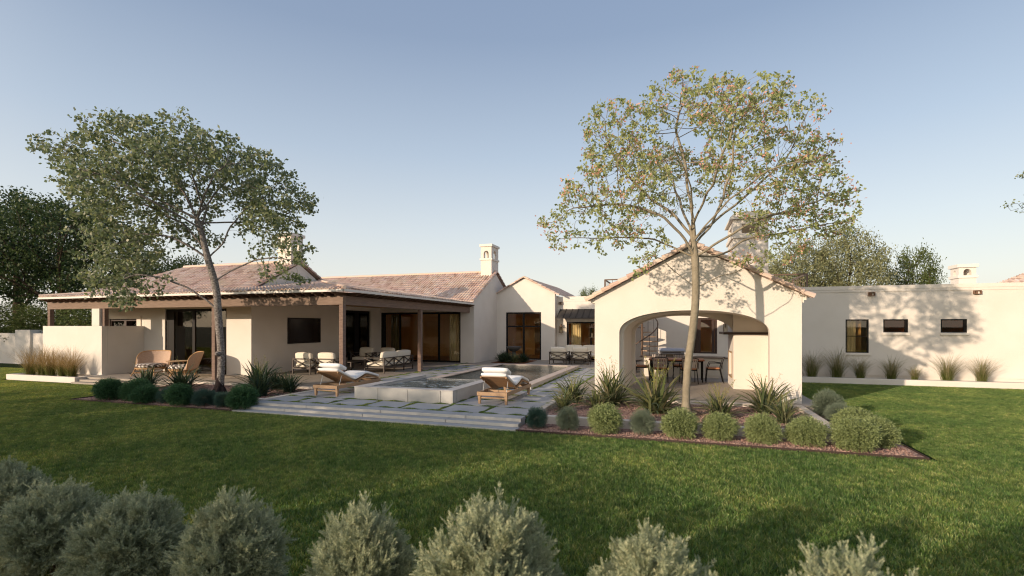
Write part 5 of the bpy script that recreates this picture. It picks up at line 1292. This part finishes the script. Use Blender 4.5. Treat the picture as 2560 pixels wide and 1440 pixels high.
# right garden tree (light, open crown with pink blossom)
B2 = np.array([.345,11.1,0.]); k2 = 10.5/1240
def b2(px, py, rx, ry, w_=0, rw=None): return ((px-1733)*k2, 2.04+(815-py)*k2, rx*k2, ry*k2, w_, (rw if rw else rx*k2*1.0))
bl2 = [b2(1560,330,110,80,0,.9),b2(1700,260,100,60,0,.9),b2(1830,290,100,70,0,.9),b2(1950,300,90,70,0,.9),b2(1990,400,90,90,0,.9),b2(2060,500,80,70,.2,.9),b2(2080,560,70,45,0,.7),
 b2(1530,420,90,80,0,.9),b2(1480,500,90,70,0,.9),b2(1410,555,62,50,0,.7),b2(1395,600,40,25,0,.5),b2(1560,560,60,60,.2,.8),b2(1960,560,80,60,0,.9),b2(1940,470,90,60,-.5,.8),b2(1600,470,70,60,-.6,.8),
 b2(1740,360,100,50,1.5,.9),b2(1760,340,110,60,-1.5,.9),b2(1700,450,120,50,2.0,.6),b2(1720,480,90,40,-2.0,.6),b2(1850,420,80,60,.8,.8),b2(1640,370,80,60,.6,.8),
 b2(1600,650,40,35,-.3,.4),b2(1900,650,60,30,.2,.5),b2(1980,620,60,35,.2,.5),b2(1480,610,55,30,0,.5),b2(1580,690,28,18,-.5,.3),b2(1650,600,45,35,.4,.5),b2(1830,560,40,30,-.8,.4),b2(1720,200,60,25,0,.4)]
rg2 = np.random.default_rng(3)
at2 = oriented_pts(crown_frame(B2*1.0, 0, 0, 0, bl2, 0), 900, rg2)
at2 = at2[rg2.permutation(len(at2))[:5200]]
tr2 = [(.19,11.08,.05),(.18,11.09,.35),(.185,11.1,.7),(.21,11.1,1.1),(.245,11.1,1.45),(.30,11.1,1.8),(.345,11.1,2.15),(.375,11.1,2.5),(.385,11.1,2.85),(.375,11.1,3.2),(.36,11.1,3.5),(.35,11.1,3.85),(.335,11.1,4.2)]
def l2(*p): return [B2+Rv*((a-1733)*k2)+Zv*(2.04+(815-b)*k2)+Fv*c for a, b, c in p]
lim2 = [l2((1733,650,0),(1705,600,-.1),(1655,548,-.2),(1590,525,-.2),(1520,510,0),(1450,520,.1)), l2((1733,600,0),(1690,525,.3),(1640,480,.5),(1590,430,.5),(1540,380,.4)),
 l2((1728,560,0),(1722,480,.1),(1712,400,.1),(1690,330,.1),(1700,270,0)), l2((1738,620,0),(1785,560,.1),(1815,490,.2),(1840,400,.2),(1840,330,.2)), l2((1742,650,0),(1800,600,-.2),(1870,560,-.3),(1960,535,-.2),(2050,500,0)),
 l2((1742,660,0),(1800,640,.2),(1900,585,.3),(1990,575,.3),(2060,560,.1)), l2((1728,700,0),(1690,688,-.1),(1645,655,-.3),(1610,640,-.3)), l2((1745,705,0),(1790,695,-.1),(1850,675,0),(1900,650,.2)),
 l2((1733,580,0),(1700,520,-.7),(1660,470,-1.2),(1620,430,-1.4)), l2((1736,590,0),(1790,520,-.6),(1850,470,-1.1),(1920,450,-1.3)), l2((1733,570,0),(1740,500,.9),(1745,430,1.5),(1740,370,1.7)), l2((1738,590,0),(1840,520,.6),(1930,440,.6),(1980,390,.5)),
 l2((1733,560,0),(1735,480,-1.0),(1745,400,-1.6)), l2((1730,640,0),(1650,590,.4),(1560,580,.6),(1480,590,.4))]
mb, V, cs, rgx = grow_tree(at2, tr2, .13, .9, .17, 5, .0036, .078, 16, .082, .62, .052, iters=70, tipf=.07, limbs=lim2)
T2 = thing("flowering_tree", "tall slender tree with open light green and pink crown in front of the pavilion", "tree", (0,0,0))
T2.location = (.19,11.08,.1)
o = mb.build("trunk", BARK2, T2, world=True, smooth=True)
# flared foot
mb = MB(); mb.tube([(.20,11.07,.05),(.19,11.07,.2),(.18,11.085,.45)],[.17,.115,.08],12,cap=False); mb.build("root_flare", BARK2, T2, world=True, smooth=True)
L2 = leaf_mat("light_green_leaf", [(.22,.27,.09),(.38,.42,.16),(.50,.52,.24),(.28,.34,.12),(.58,.56,.32)], .5)
mesh_obj("crown", V, quads(V), L2, T2, world=True)
sel = cs[rgx.random(len(cs)) < .30]; C = np.repeat(sel, 14, axis=0)+rgx.normal(0,.065,(len(sel)*14,3)); V = leaf_quads(C, rgx.normal(size=C.shape), .055*rgx.uniform(.6,1.3,len(C)), .034, rgx)
mesh_obj("blossom", V, quads(V), leaf_mat("salmon_blossom", [(.70,.34,.25),(.80,.46,.36),(.58,.27,.2)], .4), T2, world=True)

# left garden tree (dense spreading crown)
B1 = np.array([-12.37,10.7,0.]); k1 = 14.06/1240
def b1(px, py, rx, ry, w_=0, rw=None): return ((px-543)*k1, 2.04+(815-py)*k1, rx*k1, ry*k1, w_, (rw if rw else rx*k1*1.0))
bl1 = [b1(130,365,55,32,0,.6),b1(215,390,90,55,0,1.2),b1(330,370,110,75,0,1.7),b1(450,360,100,60,0,1.7),b1(300,330,60,35,0,.8),b1(545,395,110,60,0,1.8),b1(640,440,95,65,0,1.6),b1(710,500,80,50,0,1.2),b1(690,560,70,45,0,1.2),b1(760,510,40,35,0,.6),
 b1(300,470,110,70,0,1.6),b1(240,500,60,50,0,1.0),b1(400,480,100,70,1.0,1.2),b1(270,570,70,60,0,1.2),b1(350,580,90,60,0,1.3),b1(300,650,80,45,0,1.1),b1(370,650,60,50,-.6,.8),b1(300,720,60,30,-.3,.7),b1(350,755,60,20,-.6,.5),b1(440,570,50,40,1.2,.8),
 b1(560,470,70,50,1.4,.9),b1(600,530,60,40,1.0,.8),b1(640,600,50,30,.3,.6),b1(740,635,55,38,0,.7),b1(700,680,50,28,-.2,.6),b1(750,690,35,22,0,.4),b1(480,440,80,50,-1.5,.9),b1(360,500,80,60,-1.6,.9),b1(250,620,40,40,.3,.6),b1(470,285,40,25,0,.3),b1(440,690,25,14,-.4,.3),b1(300,690,80,42,-.2,.9),b1(375,735,62,32,-.5,.6),b1(255,640,48,42,0,.7),b1(310,620,70,40,.3,.9),b1(330,760,45,14,-.6,.4)]
rg1 = np.random.default_rng(9)
at1 = oriented_pts(crown_frame(B1, 0, 0, 0, bl1, 0), 220, rg1); at1 = at1[rg1.permutation(len(at1))[:5600]]
tr1 = [(-12.27,10.7,.05),(-12.25,10.7,.4),(-12.20,10.7,.8),(-12.17,10.7,1.2),(-12.23,10.7,1.6),(-12.30,10.7,2.0),(-12.33,10.7,2.5),(-12.34,10.7,3.0),(-12.42,10.68,3.3),(-12.52,10.66,3.6),(-12.63,10.63,3.95),(-12.73,10.6,4.35),(-12.80,10.58,4.8)]
def l1(*p): return [B1+Rv*((a-543)*k1)+Zv*(2.04+(815-b)*k1)+Fv*c for a, b, c in p]
lim1 = [l1((540,755,0),(495,728,-.2),(440,700,-.4),(380,690,-.5),(330,710,-.5)), l1((538,705,0),(570,678,.1),(625,650,.2),(685,640,.1),(730,650,0)), l1((525,660,0),(480,612,-.2),(430,590,-.3),(370,590,-.3),(310,610,-.2)),
 l1((518,645,0),(470,590,.4),(420,545,.6),(350,510,.6),(270,480,.4)), l1((520,650,0),(548,605,.2),(562,560,.3),(600,510,.4),(660,480,.3)), l1((505,560,0),(480,500,-.2),(440,430,-.3),(380,390,-.3),(300,360,-.2)),
 l1((503,540,0),(520,480,.3),(555,430,.5),(600,410,.5)), l1((505,560,0),(540,510,-.6),(590,460,-1.0),(640,440,-1.1)), l1((508,570,0),(470,500,.9),(420,440,1.3),(360,410,1.4)), l1((500,520,0),(470,420,.1),(460,350,.1)),
 l1((510,590,0),(450,530,-.9),(380,480,-1.4),(300,460,-1.5)), l1((505,560,0),(570,540,.8),(650,530,1.0),(720,510,.6)), l1((505,560,0),(400,500,0),(280,420,0),(160,370,0))]
mb, V, cs, rgx = grow_tree(at1, tr1, .16, 1.1, .21, 6, .0042, .098, 17, .112, .66, .082, iters=80, tipf=.36, droop=.05, limbs=lim1)
T1 = thing("garden_tree", "leaning grey trunked tree with broad dense crown and blackened base left of the steps", "tree", (-12.37,10.7,.1))
mb.build("trunk", BARK1, T1, world=True, smooth=True)
mb = MB(); mb.tube([(-12.320,10.7,.03),(-12.300,10.7,.2),(-12.260,10.7,.42),(-12.245,10.7,.58)],[.20,.145,.115,.10],14,cap=False)
for a in (0,1.3,2.9,4.2,5.3): mb.tube([(-12.260,10.7,.45),(-12.280+.13*math.cos(a),10.7+.13*math.sin(a),.22),(-12.300+.25*math.cos(a),10.7+.25*math.sin(a),.03)],[.05,.055,.04],7)
mb.build("blackened_base", BARKB, T1, world=True, smooth=True)
mb = MB(); mb.tube([(-12.200,10.62,1.25),(-12.200,10.55,1.27),(-12.195,10.50,1.26)],[.07,.065,.02],9); mb.build("bark_knot", BARK1, T1, world=True, smooth=True)
L1 = leaf_mat("dark_tree_leaf", [(.09,.125,.055),(.17,.215,.09),(.25,.28,.11),(.13,.18,.10),(.36,.37,.18),(.19,.24,.14),(.15,.20,.12),(.55,.54,.40)], .5, .4)
mesh_obj("crown", V, quads(V), L1, T1, world=True)

# generic background trees
def bg_tree(name, label, loc, s, mesh_key, group="background trees", cat="tree", rz=0):
    tr, cr, bm_, lm_ = BGM[mesh_key]
    t = thing(name, label, cat, loc, rz, group); t.scale = (s,s,s) if not isinstance(s, tuple) else s
    o = bpy.data.objects.new("trunk", tr); COL.objects.link(o); o.parent = t
    o = bpy.data.objects.new("crown", cr); COL.objects.link(o); o.parent = t
    return t
def make_bg(seed, blobs, trunk, dens, per, lL, leafm, barkm, step=.45, spread=.28, tipf=.5, rb=.2):
    rg = np.random.default_rng(seed); at = blob_pts(blobs, dens, rg)
    mb, V, cs, _ = grow_tree(at, trunk, step, 4, step*1.4, seed, .012, rb, per, lL, .6, spread, iters=50, tipf=tipf)
    o = mb.build("tmp", barkm); tr = o.data; bpy.data.objects.remove(o)
    for p in tr.polygons: p.use_smooth = True
    o = mesh_obj("tmp", V, quads(V), leafm); cr = o.data; bpy.data.objects.remove(o); return tr, cr, barkm, leafm
LB1 = leaf_mat("dark_background_leaf", [(.020,.042,.016),(.036,.068,.022),(.075,.10,.03),(.05,.08,.03)], .3)
LB2 = leaf_mat("olive_background_leaf", [(.16,.17,.08),(.24,.25,.12),(.31,.31,.16),(.20,.21,.10)], .35)
LB3 = leaf_mat("mid_green_background_leaf", [(.05,.075,.02),(.09,.12,.03),(.13,.15,.04),(.07,.10,.03)], .3)
trk = [(0,0,0),(0.05,0,.8),(.1,.05,1.6),(0.05,.1,2.4),(0,.1,3.0)]
BGM = {
 'dark': make_bg(31, [((0,0,6.2),(4.6,4.0,2.2)),((-2,0,4.6),(3.2,3,1.8)),((2.4,.5,4.4),(3.4,3,1.7)),((0,0,7.6),(2.6,2.4,1.2))], trk, 16, 62, .17, LB1, BARKD, rb=.30, spread=.30, tipf=.55),
 'olive': make_bg(32, [((0,0,4.6),(2.7,2.4,2.2)),((-1.6,0,3.2),(1.8,1.8,1.5)),((1.7,.3,3.4),(1.8,1.8,1.6)),((.2,0,6.2),(1.6,1.5,1.1))], trk, 50, 90, .13, LB2, BARKD, rb=.16, spread=.26, tipf=.9),
 'green': make_bg(33, [((0,0,3.8),(2.4,2.2,1.9)),((-1.2,0,2.6),(1.9,1.8,1.4)),((1.3,.3,2.7),(1.9,1.8,1.4))], trk[:4], 60, 90, .13, LB3, BARKD, rb=.14, spread=.27, tipf=.9),
}
bgt = [("dark_tree","tall dark tree with heavy limbs at the left edge beyond the boundary wall",(-36.5,20.5,0),(1.05,1.05,1.17),'dark',.4),
 ("dark_tree","second dark tree cut by the left frame edge",(-42.5,21.5,0),(1.05,1.05,1.30),'dark',2.0),
 ("olive_tree","olive green tree behind the boundary wall pier",(-34.5,19.6,0),(.95,.95,.62),'green',1.0),
 ("olive_tree","olive green tree seen under the veranda beam",(-29.0,18.8,0),(1.05,1.05,.68),'green',3.0),
 ("olive_tree","low leafy tree at the far left corner behind the boundary wall",(-38.4,19.0,0),(1.1,1.1,.62),'green',5.0),
 ("green_tree","leafy olive tree filling the gap left of the hipped roof",(-32.5,24.0,0),(1.35,1.35,1.12),'green',2.7),
 ("green_tree","green tree rising behind the left roof beside the leaning tree",(-38.6,30.5,0),(1.35,1.35,1.42),'green',4.0),
 ("small_tree","small green tree top between the gabled bay and the pavilion roof",(-8.0,47,0),(.62,.62,1.02),'green',2.2),
 ("olive_tree","large grey green tree right behind the pavilion chimney",(8.0,38,0),(.98,.98,1.10),'olive',.3),
 ("olive_tree","large grey green tree, taller right half of the pair behind the wing",(10.9,38.5,0),(.92,.92,1.24),'olive',2.4),
 ("olive_tree","grey green tree between pavilion chimney and roof slope",(6.0,41,0),(.7,.7,1.05),'olive',4.4),
 ("green_tree","dark green tree left of the small wing chimney",(15.4,41,0),(.72,.72,1.34),'green',1.6)]
for nm, lab, loc, s, k, rz in bgt: bg_tree(nm, lab, loc, s, k, rz=rz)
# tree just outside the right edge, one branch reaching in
T3 = thing("edge_tree", "tree at the right frame edge with one leafy branch reaching into the sky", "tree", (9.3,13.8,0)); rg = np.random.default_rng(77)
at = blob_pts([((9.3,13.7,4.9),(1.7,1.6,1.3)),((6.85,12.98,4.5),(.50,.3,.17)),((6.95,13.0,5.12),(.38,.2,.08)),((6.98,13.0,5.55),(.30,.2,.06)),((9.4,13.8,6.2),(1.4,1.4,.9))], 260, rg)
at = np.vstack([at, blob_pts([((6.85,12.98,4.5),(.50,.3,.17)),((6.95,13.0,5.12),(.38,.2,.08)),((6.98,13.0,5.55),(.30,.2,.06))], 2500, rg)])
mb, V, cs, _ = grow_tree(at, [(9.3,13.8,0),(9.3,13.8,1),(9.28,13.8,2),(9.3,13.78,3),(9.25,13.75,3.8)], .12, 1.2, .15, 78, .003, .10, 12, .055, .6, .045, iters=70, tipf=.3, limbs=[[(9.25,13.75,3.8),(8.4,13.4,4.3),(7.4,13.1,4.5),(6.7,12.97,4.45)],[(9.25,13.75,3.8),(8.5,13.5,4.8),(7.6,13.2,5.1),(6.95,13.0,5.12)],[(9.25,13.75,3.8),(8.5,13.5,5.1),(7.6,13.2,5.5),(7.0,13.0,5.55)]])
mb.build("trunk", BARKD, T3, world=True, smooth=True); mesh_obj("crown", V, quads(V), L1, T3, world=True)
# trees behind the viewer whose shade lies over the left lawn
for i, (x, y, s, k, rz) in enumerate([(-15.2,-6.0,(.80,.80,.86),'green',0),(-18.3,-6.5,(.85,.85,.96),'green',1),(-21.8,-6.5,(.9,.9,1.02),'green',2),(-25.6,-7,(.9,.9,.97),'green',3),(-29.2,-7,(.85,.85,.84),'green',4),(-13.0,-6.0,(.66,.66,.78),'green',5),(-48.5,-6,(1.5,1.5,1.6),'green',2),(-52.5,-6.5,(1.5,1.5,1.5),'green',4),(-9.6,.4,(.95,.95,.58),'green',1),(-6.3,-1.6,(.68,.68,.40),'green',3)]):  # the low close left one is added to block sky over the shrubs
    bg_tree("garden_tree", f"leafy tree {['opposite the spa','opposite the steps','opposite the left lounger','opposite the veranda','opposite the rattan chairs','nearest the viewer','far left, opposite the boundary wall','farthest left, opposite the pier','added low and close on the left to block sky','lowest and closest to the camera'][i]}, behind the viewer, shading the lawn", (x,y,0), s, k, "trees behind the viewer", rz=rz)
